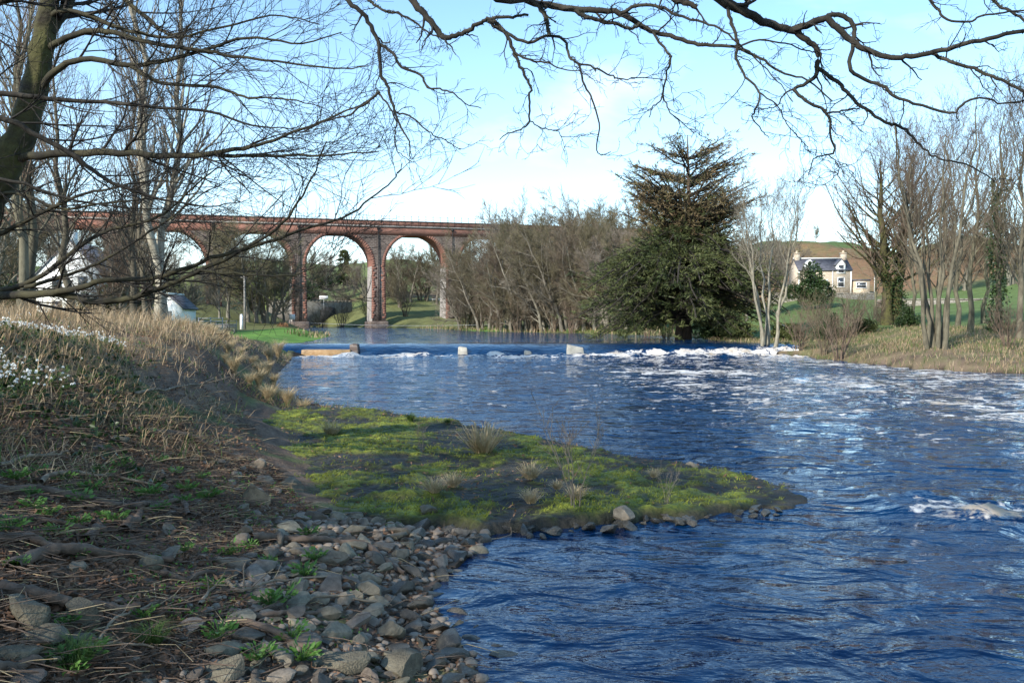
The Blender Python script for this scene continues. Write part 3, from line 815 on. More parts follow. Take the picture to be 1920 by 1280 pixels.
# ------------------------------------------------------------------ cottage on the right
def window(parent, x, y, z, w, h, wall_dir=-1, bars=1):
    f = MB(); t = .09; y0, y1 = sorted((y, y + wall_dir * .07))
    f.box(x - w / 2 - t, x - w / 2, y0, y1, z, z + h).box(x + w / 2, x + w / 2 + t, y0, y1, z, z + h).box(x - w / 2 - t, x + w / 2 + t, y0 - .001, y1 + .001, z + h, z + h + t).box(x - w / 2 - t - .06, x + w / 2 + t + .06, y0 - .06, y1 + .002, z - t, z)
    wo_ = f.build('window', M['white_paint'], parent)
    y2, y3 = sorted((y + wall_dir * .012, y + wall_dir * .03))
    MB().box(x - w / 2, x + w / 2, y2, y3, z, z + h).build('pane', M['glass'], wo_)
    y4, y5 = sorted((y + wall_dir * .031, y + wall_dir * .06))
    MB().box(x - w / 2, x + w / 2, y4, y5, z + h * .48, z + h * .54).build('sash_bar', M['white_paint'], wo_)
    return wo_
def gabled(root, x0, x1, y0, y1, ze, zr, wallm, roofm, zb=-.6, over=.22):
    """rectangular walls with gables at x0 and x1, ridge along x"""
    ym = (y0 + y1) / 2
    b = MB(); b.prism([(y0, zb), (y1, zb), (y1, ze), (ym, zr), (y0, ze)], 'x', x0, x1); b.build('wall', M[wallm], root)
    rf = MB()
    for ya, yb in ((y0, ym), (y1, ym)):
        s = 1 if ya < yb else -1
        k = (zr - ze) / abs(ym - ya)
        pts = [(ya - s * over, ze - over * k + .02), (yb, zr + .02), (yb, zr + .17), (ya - s * over, ze - over * k + .17)]
        rf.prism(pts if s > 0 else pts[::-1], 'x', x0 - .12, x1 + .12)
    r = rf.build('roof', M[roofm], root)
    MB().box(x0 - .14, x1 + .14, ym - .12, ym + .12, zr + .10, zr + .24).build('ridge', M['white_render'], r)
    # slate courses: thin raised strips
    cs = MB(); n = 9
    for q in range(1, n):
        f = q / n; yy = y0 - over + (ym - y0 + over) * f; zz = ze - over * (zr - ze) / (ym - y0) + .17 + (zr - ze + over * (zr - ze) / (ym - y0)) * f
        cs.box(x0 - .1, x1 + .1, yy - .03, yy + .03, zz - .01, zz + .035)
    tag(cs.build('slate_courses', M[roofm], r), kind='stuff')
    return r
d = 140; cl, crt = at(1497, 548, d), at(1594, 548, d)
cw = crt[0] - cl[0]; zg = hz1((cl[0] + crt[0]) / 2, d)
zb = at(1545, 546, d)[2]
cot = empty('stone_cottage', (cl[0], d, zb), R(-4)); tag(cot, 'two storey stone cottage with slate roof and white dormer in the field', 'cottage')
rf = gabled(cot, 0, cw, 0, 6.2, 3.55, 5.6, 'cottage_stone', 'slate', zb=-3.0)
for x in (.45, cw - .45):
    ch = MB(); ch.box(x - .42, x + .42, 2.5, 3.7, 5.0, 6.5).box(x - .5, x + .5, 2.42, 3.78, 6.5, 6.68); c_ = ch.build('chimney', M['cottage_stone'], cot)
    for yy in (2.8, 3.3): MB().cyl((x, yy, 6.6), (x, yy, 7.05), .13, .11).build('chimney_pot', M['sandstone'], c_)
for x in (-.02, cw - .20): MB().box(x, x + .22, -.04, .02, -.4, 3.4).build('corner_stones', M['white_render'], cot)
dm = cw * .80
dr = MB(); dr.prism([(dm - .75, 2.9), (dm + .75, 2.9), (dm + .75, 4.5), (dm, 5.35), (dm - .75, 4.5)], 'y', -.06, 2.4); do = dr.build('dormer', M['white_render'], cot)
rr = MB()
rr.prism([(dm - .95, 4.32), (dm, 5.40), (dm, 5.55), (dm - .95, 4.45)], 'y', -.2, 2.6).prism([(dm + .95, 4.45), (dm, 5.55), (dm, 5.40), (dm + .95, 4.32)], 'y', -.2, 2.6); rr.build('dormer_roof', M['slate'], do)
dm2 = cw * .22
dr = MB(); dr.prism([(dm2 - .75, 2.9), (dm2 + .75, 2.9), (dm2 + .75, 4.5), (dm2, 5.35), (dm2 - .75, 4.5)], 'y', -.06, 2.4); do = dr.build('dormer', M['white_render'], cot)
for (x, z, w, h) in ((dm, 3.1, .85, 1.25), (dm2, 3.1, .85, 1.25)): window(cot, x, -.065, z, w, h)
for x in (dm, dm2): window(cot, x, -.002, .75, .95, 1.5)
dd = MB(); dd.box(cw * .5 - .5, cw * .5 + .5, -.07, -.003, -.3, 2.0); do = dd.build('door', M['white_paint'], cot); MB().box(cw * .5 + .3, cw * .5 + .4, -.12, -.071, .8, .9).build('door_handle', M['iron'], do)
MB().cyl((cw * .64, -.09, -.3), (cw * .64, -.09, 3.4), .06).build('downpipe', M['white_paint'], cot)
p = at(1602, 546, 139); q = at(1630, 546, 139)
an = empty('flat_roofed_annexe', (p[0], 139, zb), R(-4)); tag(an, 'low flat roofed annexe with a wide white window beside the cottage', 'annexe')
wq = q[0] - p[0]
MB().box(0, wq, 0, 3, -3, 1.75).build('wall', M['sandstone'], an); MB().box(-.15, wq + .15, -.15, 3.1, 1.752, 1.95).build('roof', M['slate'], an)
window(an, wq * .45, -.004, .55, wq * .6, .85)
p = at(1640, 546, 132); g = hz1(p[0], 132)
pl = empty('white_pole', (p[0], 132, g)); tag(pl, 'thin white pole standing right of the cottage annexe', 'pole')
MB().cyl((0, 0, -.5), (0, 0, at(1640, 490, 132)[2] - g), .10, .075).build('shaft', M['white_paint'], pl); zt1 = at(1640, 490, 132)[2] - g
MB().box(-.13, .13, -.13, .13, zt1, zt1 + .12).build('cap', M['white_paint'], pl)
gw, L = wall_between('garden_wall', at(1440, 560, 130), at(1640, 560, 128), 3.0, 6.35, .5, 'wall_stone', .15)
tag(gw, 'low dry stone garden wall between the cottage and the green field', 'wall')
fw, L = wall_between('field_wall', at(1645, 575, 110), at(1920, 570, 104), 2.0, 4.9, .5, 'wall_stone', .15)
tag(fw, 'grey field wall running behind the tall bare trees on the right', 'wall')
p = at(1660, 585, 108); pl = empty('stone_pile', (p[0], 107, hz1(p[0], 107))); tag(pl, 'heap of grey stones against the field wall', 'stone pile')

# ------------------------------------------------------------------ white house and shed on the left
d = 96; a_, b_ = at(68, 560, d), at(172, 560, d)
hs = empty('white_house', (a_[0], d, 2.2), R(100)); tag(hs, 'white rendered house with blue slate roof behind the leaning tree', 'house')
# gable faces the camera: ridge runs away along local x
gl = gabled(hs, 0, 11, -7.2, 0, 5.4, 9.3, 'white_render', 'slate', zb=-1)
for (x, z) in ((2, .9), (5.5, .9), (9, .9), (2, 3.4), (5.5, 3.4), (9, 3.4)): window(hs, x, -7.203, z, .9, 1.2)
for yy, zz_ in ((-5.2, 1.0), (-2.2, 1.0), (-5.0, 3.9), (-2.2, 3.9)):
    w_ = MB().box(-.07, -.004, yy - .5, yy + .5, zz_ - .05, zz_ + 1.35).build('window', M['weathered_wood'], hs); MB().box(-.09, -.071, yy - .42, yy + .42, zz_ + .03, zz_ + 1.27).build('pane', M['glass'], w_)
ch = MB(); ch.box(.2, 1.1, -4.2, -3.0, 8.6, 10.4); c_ = ch.build('chimney', M['white_render'], hs); MB().cyl((.65, -3.8, 10.4), (.65, -3.8, 10.9), .15).build('chimney_pot', M['sandstone'], c_); MB().cyl((.65, -3.4, 10.4), (.65, -3.4, 10.9), .15).build('chimney_pot', M['sandstone'], c_)
d = 74; a_ = at(290, 592, d)
sh = empty('white_shed', (a_[0], d, hz1(a_[0], d)), R(92)); tag(sh, 'small white gabled shed left of the river lawn', 'shed')
gabled(sh, 0, 3.6, -2.4, 0, 1.9, 3.0, 'white_render', 'slate', zb=-.6); MB().box(-.05, -.004, -1.5, -.75, -.2, 1.6).build('door', M['weathered_wood'], sh)

# ------------------------------------------------------------------ lawn furniture
p = at(459, 613, 112); g = hz1(p[0], 112)
up_ = empty('utility_pole', (p[0], 112, g)); tag(up_, 'tall thin wooden utility pole at the back of the lawn', 'pole')
ht = at(459, 514, 112)[2] - g
MB().cyl((0, 0, -.5), (0, 0, ht), .15, .11, 10).build('shaft', M['weathered_wood'], up_)
MB().box(-.5, .5, -.16, -.115, ht - .5, ht - .38).build('crossarm', M['weathered_wood'], up_)
p = at(453, 613, 110); g = hz1(p[0], 110)
wp = empty('white_post', (p[0], 110, g)); tag(wp, 'stout white post in front of the utility pole', 'post')
MB().cyl((0, 0, -.4), (0, 0, 1.9), .22, .20, 12).build('shaft', M['white_paint'], wp); MB().cyl((0, 0, 1.9), (0, 0, 2.0), .23, .12, 12).build('cap', M['white_paint'], wp)
def gate(px, d, w, h, label, bars, name='metal_gate', rz=0.0, m='galvanised'):
    p = at(px, 600, d); g = hz1(p[0], d); r = empty(name, (p[0], d, g), rz); tag(r, label, 'gate' if 'gate' in name else 'fence')
    for k in range(bars): MB().cyl((0, 0, .25 + k * (h - .3) / (bars - 1)), (w, 0, .25 + k * (h - .3) / (bars - 1)), .03, n=6).build('bar', M[m], r)
    for x in (0, w / 2, w): MB().box(x - .04, x + .04, .034, .10, -.3, h + .05).build('upright', M[m], r)
gate(372, 80, 2.3, 1.45, 'galvanised bar gate at the left end of the lawn', 5)
gate(405, 92, 2.2, 1.2, 'low grey rail fence by the lawn bench', 3, 'rail_fence', R(6), 'weathered_wood')
p = at(425, 612, 84); g = hz1(p[0], 84)
bn = empty('picnic_bench', (p[0], 84, g + .02), R(12)); tag(bn, 'weathered grey bench at the edge of the lawn', 'bench')
for k in range(3): MB().box(-.9, .9, -.24 + k * .16, -.10 + k * .16, .42, .46).build('seat_slat', M['weathered_wood'], bn)
for k in range(3): MB().box(-.9, .9, .27, .31, .55 + k * .15, .67 + k * .15).build('back_slat', M['weathered_wood'], bn)
for x in (-.75, .75):
    MB().box(x - .04, x + .04, -.24, -.16, -.1, .418).build('leg', M['weathered_wood'], bn); MB().box(x - .04, x + .04, .312, .38, -.1, 1.0).build('leg', M['weathered_wood'], bn)
p = at(1465, 613, 57); sv = np.array([(math.cos(a) * math.cos(e) * .42, math.sin(a) * math.cos(e) * .3, max(math.sin(e), -.3) * .22 + .08 * math.cos(3 * a)) for e in np.linspace(-1.5, 1.5, 7) for a in np.linspace(0, 2 * math.pi, 13)[:-1]])
ii = np.arange(84).reshape(7, 12); jj = np.roll(ii, -1, 1); qq = np.stack([ii[:-1], jj[:-1], jj[1:], ii[1:]], -1).reshape(-1, 4)
tag(link('plastic_sack', np_mesh('plastic_sack', sv, [qq], M['white_paint'], True), None, hit(1465, 613, .06), 0, .8), 'small crumpled white sack caught on the far bank', 'sack')
# ------------------------------------------------------------------ mossy rock slab
def slab_pt(px, py, z): return gnd(px, py, z)[:2]
SLAB = np.array([slab_pt(*a) for a in ((455, 768, .36), (560, 754, .32), (700, 757, .30), (830, 775, .28), (900, 786, .26), (1000, 802, .24), (1150, 830, .20), (1300, 858, .14), (1400, 880, .10), (1490, 904, .06), (1512, 930, .04),
        (1485, 955, .0), (1350, 964, .0), (1200, 983, .0), (1060, 996, .0), (930, 985, .10), (800, 968, .18), (690, 970, .22), (600, 955, .30), (545, 915, .36), (505, 850, .38), (465, 800, .38))])
def slab_h(x, y):
    sd = poly_sd(x, y, SLAB) + .55 * (fbm(x * 2.4, y * 2.4, 105, 5) - .45)
    base = np.interp(x, [-8, -5, -2, .5, 2, 3.6], [.38, .24, .17, .12, .075, .04])
    base = base + (fbm(x * .8, y * .5, 101, 4) - .5) * .08 + (fbm(x * 3, y * 2.2, 102, 4) - .5) * .07
    st_ = 5 * fbm(x * .55 + 7, y * .5, 103, 4); strata = .035 * (np.floor(st_) + sstep(.75, 1, st_ - np.floor(st_))) - .08
    inner = sstep(0, .05 + .10 * fbm(x * 1.3, y * 1.3, 104, 3), -sd)
    return np.where(sd < 0, -.10 + (base + strata * sstep(.2, 1.2, -sd) + .10) * inner ** .6, -.25)
def moss_mask(x, y):
    f = fbm(x * .9 + 3, y * .75, 111, 5)
    tip = np.interp(x, [-7, 1.2, 2.6, 3.4], [0.0, .01, .08, .22])
    edge = sstep(.02, .22, -poly_sd(x, y, SLAB) - .55 * (fbm(x * 2.4, y * 2.4, 105, 5) - .45))
    speck = .40 * sstep(.60, .70, fbm(x * 11, y * 11, 118, 3)) * edge
    return np.maximum(speck, sstep(.455, .52, f - tip + .42 * (fbm(x * 3.2, y * 3.2, 112, 4) - .5)) * edge * (.35 + .65 * sstep(.36, .52, fbm(x * 9, y * 9, 116, 2))))
def build_slab():
    x0, y0 = SLAB.min(0) - .3; x1, y1 = SLAB.max(0) + .3
    xs = np.arange(x0, x1, .055); ys = np.geomspace(y0, y1, 260)
    X, Y = np.meshgrid(xs, ys); sd = poly_sd(X, Y, SLAB)
    mk = moss_mask(X, Y)
    Z = slab_h(X, Y) + mk * (.015 + .05 * fbm(X * 8, Y * 8, 113, 3)) + (1 - mk) * .03 * (fbm(X * 6, Y * 6, 117, 3) - .5)
    nr, nc = X.shape; idx = np.arange(nr * nc).reshape(nr, nc); keep = sd < .12
    k = keep[:-1, :-1] & keep[1:, :-1] & keep[1:, 1:] & keep[:-1, 1:]
    Q = np.stack([idx[:-1, :-1], idx[:-1, 1:], idx[1:, 1:], idx[1:, :-1]], -1)[k]
    used = np.unique(Q); rm = np.full(nr * nc, -1); rm[used] = np.arange(len(used))
    V = np.stack([X, Y, Z], -1).reshape(-1, 3)[used]
    m = mat('slab_rock', (.012, .011, .008), (.038, .034, .025), 2.6, .7, 1.0, 9, c3=(.085, .078, .06), dist=.07)
    N, Lk = m.node_tree.nodes, m.node_tree.links; b = N['Principled BSDF']
    rock = b.inputs['Base Color'].links[0].from_socket
    at_ = N.new('ShaderNodeAttribute'); at_.attribute_name = 'moss'
    t = N.new('ShaderNodeTexCoord'); nz = N.new('ShaderNodeTexNoise'); nz.inputs['Scale'].default_value = 1.5; nz.inputs['Detail'].default_value = 10; nz.inputs['Roughness'].default_value = .75
    Lk.new(t.outputs['Object'], nz.inputs['Vector'])
    cr_ = N.new('ShaderNodeValToRGB'); e = cr_.color_ramp.elements
    e[0].position, e[0].color = .32, (.034, .040, .010, 1); e[1].position, e[1].color = .64, (.25, .27, .030, 1); q = e.new(.5); q.color = (.11, .13, .017, 1)
    Lk.new(nz.outputs[0], cr_.inputs[0])
    mxn = N.new('ShaderNodeMix'); mxn.data_type = 'RGBA'; Lk.new(at_.outputs['Fac'], mxn.inputs['Factor']); Lk.new(rock, mxn.inputs['A']); Lk.new(cr_.outputs[0], mxn.inputs['B'])
    Lk.new(mxn.outputs['Result'], b.inputs['Base Color'])
    me = np_mesh('rock_slab', V, [rm[Q]], m, True)
    a2 = me.attributes.new('moss', 'FLOAT', 'POINT'); a2.data.foreach_set('value', mk.ravel()[used].astype(np.float32))
    o = link('rock_slab', me); tag(o, 'long low rock slab cushioned with green moss reaching into the river', 'rock slab')
    n = 110000; px = rng.uniform(x0, x1, n); py = np.exp(rng.uniform(math.log(y0), math.log(y1), n))
    s = (poly_sd(px, py, SLAB) < -.1) & (rng.random(n) < moss_mask(px, py) * (.25 + .75 * sstep(.4, .6, fbm(px * 2, py * 2, 115, 3))))
    px, py = px[s], py[s]; z = slab_h(px, py) + .03
    V, Q, T = blades(np.stack([px, py, z], 1), rng.uniform(.025, .07, len(px)), .010, .9, droop=.3)
    mo = link('moss', np_mesh('moss', V, [Q, T], M['moss_blade']), o); tag(mo, kind='stuff')
build_slab()
def slab_debris():
    n = 5000; lo, hi = SLAB.min(0), SLAB.max(0); x = rng.uniform(lo[0], hi[0], n); y = rng.uniform(lo[1], hi[1], n); k = poly_sd(x, y, SLAB) < -.25; x, y = x[k], y[k]
    k = rng.random(len(x)) < .25 + .75 * sstep(.5, .6, fbm(x * 1.2, y * 1.2, 119, 3)); x, y = x[k], y[k]; P = np.stack([x, y, slab_h(x, y) + .035], 1)
    V, T = leaf_cards(P, rng.normal(size=P.shape) * [1, 1, .3], rng.uniform(.03, .09, len(P)), rng.uniform(.008, .03, len(P)))
    tag(link('slab_litter', np_mesh('slab_litter', V, [T], M['dead_leaf'])), 'scraps of dead leaf and stalk caught on the mossy slab', 'leaf litter', kind='stuff')
slab_debris()
def surf(px, py):
    """point on whatever ground shows there: slab or bank"""
    p = gnd(px, py, .25)
    for _ in range(4):
        z = float(slab_h(np.array([p[0]]), np.array([p[1]]))[0]); p = gnd(px, py, max(z, 0.0))
    if poly_sd(np.array([p[0]]), np.array([p[1]]), SLAB)[0] < 0: return np.array([p[0], p[1], max(z, 0.0)])
    return hit(px, py)

# ------------------------------------------------------------------ stones
def ico(sub):
    import bmesh
    bm = bmesh.new(); bmesh.ops.create_icosphere(bm, subdivisions=sub, radius=1)
    V = np.array([v.co for v in bm.verts]); T = np.array([[v.index for v in f.verts] for f in bm.faces]); bm.free()
    return V, T
ICO3 = ico(3); ICO2 = ico(2)
def stone_mesh(seed, sub=3, planes=9, flat=.6, m='stone', soft=.10):
    rg = np.random.default_rng(seed); V, T = ICO3 if sub == 3 else ICO2
    V = V.copy() * (1 + soft * rg.normal(size=(1, 3)))
    for _ in range(planes):
        n = unit(rg.normal(size=3)); dlt = rg.uniform(.38, .80)
        h = V @ n; V = V - np.clip(h - dlt, 0, None)[:, None] * n * .985
    lump = sum(np.sin(V @ rg.normal(0, f, 3) + rg.random() * 6)[:, None] * a for f, a in ((2.5, .045), (5, .022), (13, .012)))
    V = V * (1 + lump); V = V * np.array([1, rg.uniform(.62, .95), flat * rg.uniform(.75, 1.2)])
    me = np_mesh('stone', V, [T], M[m], True); me.set_sharp_from_angle(angle=R(32)); return me
STONES = [stone_mesh(200 + i, 3, 11 + i % 6, (.42, .55, .68)[i % 3]) for i in range(16)]
WET = []
for me_ in STONES[:8]:
    w_ = me_.copy(); w_.materials.clear(); w_.materials.append(M['wet_stone']); WET.append(w_)
SMALL = [stone_mesh(260 + i, 2, 7, .6) for i in range(6)]
zone = np.array([hit(*a)[:2] for a in ((330, 1290), (420, 1220), (470, 1130), (410, 1060), (520, 1020), (500, 985), (560, 965), (700, 955), (820, 950), (930, 985), (900, 1030))] + [(-.35, 8.1), (-.55, 7.2), (-.15, 6.0), (.12, 5.2), (.15, 4.2), (-.9, 4.0)])
zone2 = np.array([hit(*a)[:2] for a in ((0, 1290), (0, 1080), (200, 1000), (300, 880), (480, 840), (560, 960), (500, 1080), (420, 1290))])
placed = []
def throw(zone_, n, rmin, rmax, pw, factor):
    lo, hi = zone_.min(0), zone_.max(0); out = []
    P = rng.uniform(lo, hi, (n, 2)); ok = poly_sd(P[:, 0], P[:, 1], zone_) < 0; P = P[ok]
    rad = rmin + (rmax - rmin) * rng.random(len(P)) ** pw; o = np.argsort(-rad)
    for i in o:
        p, r = P[i], rad[i]
        if placed:
            A = np.array(placed); 
            if np.any(np.hypot(A[:, 0] - p[0], A[:, 1] - p[1]) < factor * (A[:, 2] + r)): continue
        placed.append((p[0], p[1], r)); out.append((p[0], p[1], r))
    return out
# single boulders that can be told apart: px, py, radius in px, label
BIG = [(545, 930, 48, 'largest brown boulder with a moss cap at the slab corner'), (475, 945, 40, 'flat grey boulder left of the moss capped boulder'), (1168, 968, 24, 'pale rounded stone sitting on the edge of the mossy slab'),
       (1140, 982, 22, 'dark wet stone below the pale one at the slab edge'), (1075, 978, 20, 'dark stone wedged under the slab edge'), (1290, 970, 20, 'dark wet stone standing in the water under the slab'), (820, 1106, 20, 'lone wet stone standing clear of the bank in the water'),
       (895, 1040, 22, 'dark ragged rock in the shallows below the slab'), (800, 965, 26, 'angular grey stone under the slab edge above the cobbles'), (870, 985, 26, 'moss stained rounded stone beneath the slab edge'), (865, 1003, 20, 'smooth tan oblong cobble at the head of the little bay'),
       (60, 1165, 62, 'broad flat slab of grey rock in the bottom left corner'), (75, 1205, 50, 'squat olive boulder in front of the flat grey slab'), (30, 1235, 42, 'grey block of rock at the left edge of the picture'), (150, 1165, 42, 'lichen spotted boulder under the thick root'), (150, 1215, 36, 'dark smooth boulder right of the olive boulder'),
       (140, 1068, 22, 'rounded grey stone below the long root'), (315, 995, 22, 'tan wedge shaped stone on the bare soil'), (220, 830, 26, 'dark grey stone bedded in the upper bank'), (185, 845, 20, 'dull bluish stone beside the one in the upper bank'), (480, 880, 24, 'grey stone where the bank meets the slab'), (497, 905, 22, 'second grey stone where the bank meets the slab'),
       (860, 1180, 26, 'wet dark cobble half in the water at the bank foot'), (830, 1060, 24, 'grey pointed stone at the corner of the little bay'), (745, 1010, 30, 'flat grey stone on the upper cobbles'), (660, 975, 28, 'rounded brown stone just under the slab end'),
       (420, 1265, 46, 'large grey stone at the bottom edge beneath the cobbles'), (640, 1255, 50, 'broad brown stone at the bottom edge among cobbles'), (735, 1190, 40, 'big humped grey cobble near the waterline'), (760, 1262, 46, 'large mossy brown stone at the bottom near the water')]
for k, (px, py, rp, lab) in enumerate(BIG):
    p = surf(px, py); r = rp * p[1] / F
    placed.append((p[0], p[1], r))
    o = link('boulder', stone_mesh(400 + k, 3, 10, (.5, .62, .75)[k % 3], 'boulder' if rp > 24 else 'stone'), None, (p[0], p[1], max(p[2], -.04) + r * .22), rng.uniform(0, 6.28), r * 1.08)
    o.rotation_euler = (rng.normal(0, .12), rng.normal(0, .12), rng.uniform(0, 6.28)); o.data.name = 'boulder'
    tag(o, lab, 'boulder')
st = throw(zone, 5000, .045, .125, 2.0, .84) + throw(zone, 12000, .028, .06, 1, .78)
st2 = throw(zone2, 240, .035, .12, 2.0, 1.0)
P = np.array(st + st2); H = height(P[:, 0], P[:, 1])
sl = poly_sd(P[:, 0], P[:, 1], SLAB) > -.05
P, H = P[sl], H[sl]
ex = []
for t in rng.random(90) ** 1.5:
    ux = 700 + 760 * t; q = gnd(ux, np.interp(ux, [700, 800, 930, 1060, 1205, 1350, 1480], [978, 984, 996, 1000, 988, 969, 960]) + rng.normal(0, 5), 0.0); ex.append((q[0], q[1], rng.uniform(.04, .07 + .09 * (1 - t))))
ex = np.array(ex); P = np.concatenate([P, ex]); H = np.concatenate([H, np.full(len(ex), .02)])
order = np.argsort(-(P[:, 2] / P[:, 1]) - .02 * (np.arange(len(P)) >= len(P) - 90))
inzone = poly_sd(P[:, 0], P[:, 1], zone) < 0
small = MB()
vis = 0
for i in order:
    x, y, r = P[i]; z = max(H[i], -.06) + r * rng.uniform(.0, .30)
    if vis < 300:
        wet = (i >= len(P) - 90 and rng.random() < .6) or z - r * .5 < .03 + .03 * rng.random()
        o = link('cobble', WET[int(rng.integers(8))] if wet else STONES[int(rng.integers(16))], None, (x, y, z), 0, r * rng.uniform(1.05, 1.3))
        o.rotation_euler = (rng.normal(0, .22), rng.normal(0, .22), rng.uniform(0, 6.28)); vis += 1
        if i >= len(P) - 90: tag(o, 'stone in the ragged row propping the front edge of the mossy slab', 'cobble', 'stones under the slab edge')
        elif inzone[i]: tag(o, 'grey brown cobble among the loose stones sloping down to the water', 'cobble', 'cobbles on the stony shore')
        else: tag(o, 'grey cobble half sunk in the rooty soil of the bank', 'cobble', 'cobbles sunk in the soil')
    else:
        me = SMALL[int(rng.integers(6))]; v = np.empty(len(me.vertices) * 3, np.float32); me.vertices.foreach_get('co', v); v = v.reshape(-1, 3)
        a = rng.uniform(0, 6.28); c_, s_ = math.cos(a), math.sin(a)
        small.add(v @ np.array([[c_, s_, 0], [-s_, c_, 0], [0, 0, 1]]) * r * 1.15 + [x, y, z], (), ICO2[1])
n = 1500; Pp = rng.uniform(zone.min(0) - .4, zone.max(0) + .2, (n, 2)); ok = (poly_sd(Pp[:, 0], Pp[:, 1], zone) < .3) & (poly_sd(Pp[:, 0], Pp[:, 1], SLAB) > 0); Pp = Pp[ok]; Hp = height(Pp[:, 0], Pp[:, 1])
V1, T1 = ico(1)
for (x, y), z in zip(Pp, Hp):
    r = rng.uniform(.012, .04); small.add(V1 * r * rng.uniform(.6, 1.2, 3) * (1, 1, .6) + [x, y, z + r * .3], (), T1)
tag(small.build('shingle', M['stone'], None, True), 'small pebbles filling the gaps between the cobbles', 'shingle', kind='stuff')
p = at(1660, 585, 108); pile = bpy.data.objects['stone_pile']
for k in range(16):
    link('stone', STONES[k], pile, (rng.uniform(-1.6, 1.6), rng.uniform(-.8, .5), .25 + .3 * (k % 3)), rng.uniform(0, 6), rng.uniform(.4, .7))

# ------------------------------------------------------------------ roots and fallen branches
def lay(pxs, rpx, lift=.3, n=None):
    pts = [surf(*a) for a in pxs]; r = rpx * np.mean([p[1] for p in pts]) / F
    L = smooth_line(pts, n or 5 * len(pts), .006)
    h = height(L[:, 0], L[:, 1]); L[:, 2] = np.maximum(h + r * lift + r * .6 * np.sin(np.linspace(0, 9, len(L)) + pts[0][0] * 5), L[:, 2] * .3 + .7 * (h + r * lift))
    return L, r
ROOTS = [([(25, 1075), (75, 1048), (130, 1050), (175, 1052), (225, 1048), (270, 1055), (325, 1064)], 9, 'long thick brown root crossing the soil above the grey stones'),
         ([(0, 1112), (25, 1120), (55, 1132), (105, 1145), (140, 1150), (188, 1146), (232, 1155), (262, 1158)], 10, 'thickest brown root lying over the flat boulders'),
         ([(-20, 1022), (38, 1018), (75, 1032), (128, 1043)], 8, 'short bent root at the left edge above the long root'),
         ([(-20, 1275), (38, 1260), (80, 1254)], 9, 'root stub in the bottom left corner'), ([(160, 1020), (178, 1010), (192, 1000), (182, 988)], 7, 'hooked root arching out of the soil'),
         ([(232, 1004), (245, 990), (264, 975)], 8, 'stubby dark root poking up beside the hooked root'), ([(470, 1022), (525, 1014), (575, 1024), (640, 1018)], 6, 'root winding over the upper cobbles'),
         ([(390, 1182), (450, 1174), (494, 1192), (550, 1211), (600, 1230)], 7, 'brown root sloping down across the lower cobbles'), ([(430, 1152), (494, 1161), (556, 1158), (600, 1154)], 5, 'thin dark root among the middle cobbles'),
         ([(273, 817), (320, 820), (367, 833), (417, 853), (458, 867)], 5, 'slender root running down the upper bank to the slab'), ([(-20, 926), (67, 930), (133, 940), (207, 950), (253, 955), (337, 950), (352, 976)], 6, 'long dark root with an elbow end on the middle bank'),
         ([(-10, 985), (60, 978), (110, 990), (180, 1000)], 5, 'thin root above the short bent root'), ([(620, 1020), (680, 1030), (730, 1060), (760, 1085)], 5, 'root creeping down the cobbles to the little bay'), ([(300, 1085), (350, 1092), (400, 1080)], 5, 'pale root end lying on bare soil')]
for pts, r, lab in ROOTS:
    L, rr_ = lay(pts, r * 1.3, 1.35); rad = rr_ * (np.linspace(1.05, .6, len(L)) + .10 * np.sin(np.arange(len(L)) * 1.7))
    V, Q = tubes([(L, rad)], 9); o = link('root', np_mesh('root', V, Q, M['root_bark'], True)); tag(o, lab, 'root')
    P_, R_ = grow(L[None], rad[None], 5, .1, .9, .7, .25, 6, -.02, .25, .5, .3, .3, .004)
    P_[..., 2] = np.minimum(P_[..., 2], height(P_[..., 0], P_[..., 1]) + .02)
    V, Q = tubes_arr(P_, R_, 5); tag(link('rootlets', np_mesh('rootlets', V, [Q], M['root_bark'], True), o), kind='stuff')
STICKS = [([(428, 1108), (440, 1118), (459, 1121), (494, 1111), (525, 1102), (619, 1092)], 4.5, 'pale bare stick lying curved over the cobbles'), ([(77, 920), (100, 907), (143, 898), (177, 903), (217, 907), (267, 920), (300, 927)], 5, 'bleached branch lying on the middle bank'),
          ([(97, 1260), (135, 1242), (175, 1226), (225, 1228), (290, 1230)], 5, 'grey forked fallen branch near the bottom left'), ([(180, 1222), (212, 1180), (252, 1160), (300, 1145), (360, 1130)], 3.5, 'dark red twig slanting over the fallen branch'),
          ([(375, 1150), (395, 1120), (430, 1100)], 4, 'short grey stick on the soil left of the cobbles'), ([(560, 1140), (620, 1132), (700, 1140), (735, 1150)], 3.5, 'brown stick lying along the cobbles near the water'), ([(250, 745), (320, 735), (400, 715)], 2.5, 'long straw coloured stalk lying on the upper bank'), ([(0, 885), (60, 870), (130, 860)], 5, 'fallen branch at the left edge of the upper bank'), ([(900, 948), (960, 1000), (880, 1020)], 2, 'thin dry stem drooping over the slab edge')]
for pts, r, lab in STICKS:
    L, rr_ = lay(pts, r, 1.2); L[:, 2] += .04; rad = rr_ * np.linspace(.95, .45, len(L))
    V, Q = tubes([(L, rad)], 7); o = link('fallen_branch', np_mesh('fallen_branch', V, Q, M['dead_wood'], True)); tag(o, lab, 'branch')
    P_, R_ = grow(L[None], rad[None], 5, .3, 1, .7, .22, 5, .05, .2, .55, .4, .3, .002)
    V, Q = tubes_arr(P_, R_, 4); tag(link('twigs', np_mesh('twigs', V, [Q], M['dead_wood'], True), o), kind='stuff')
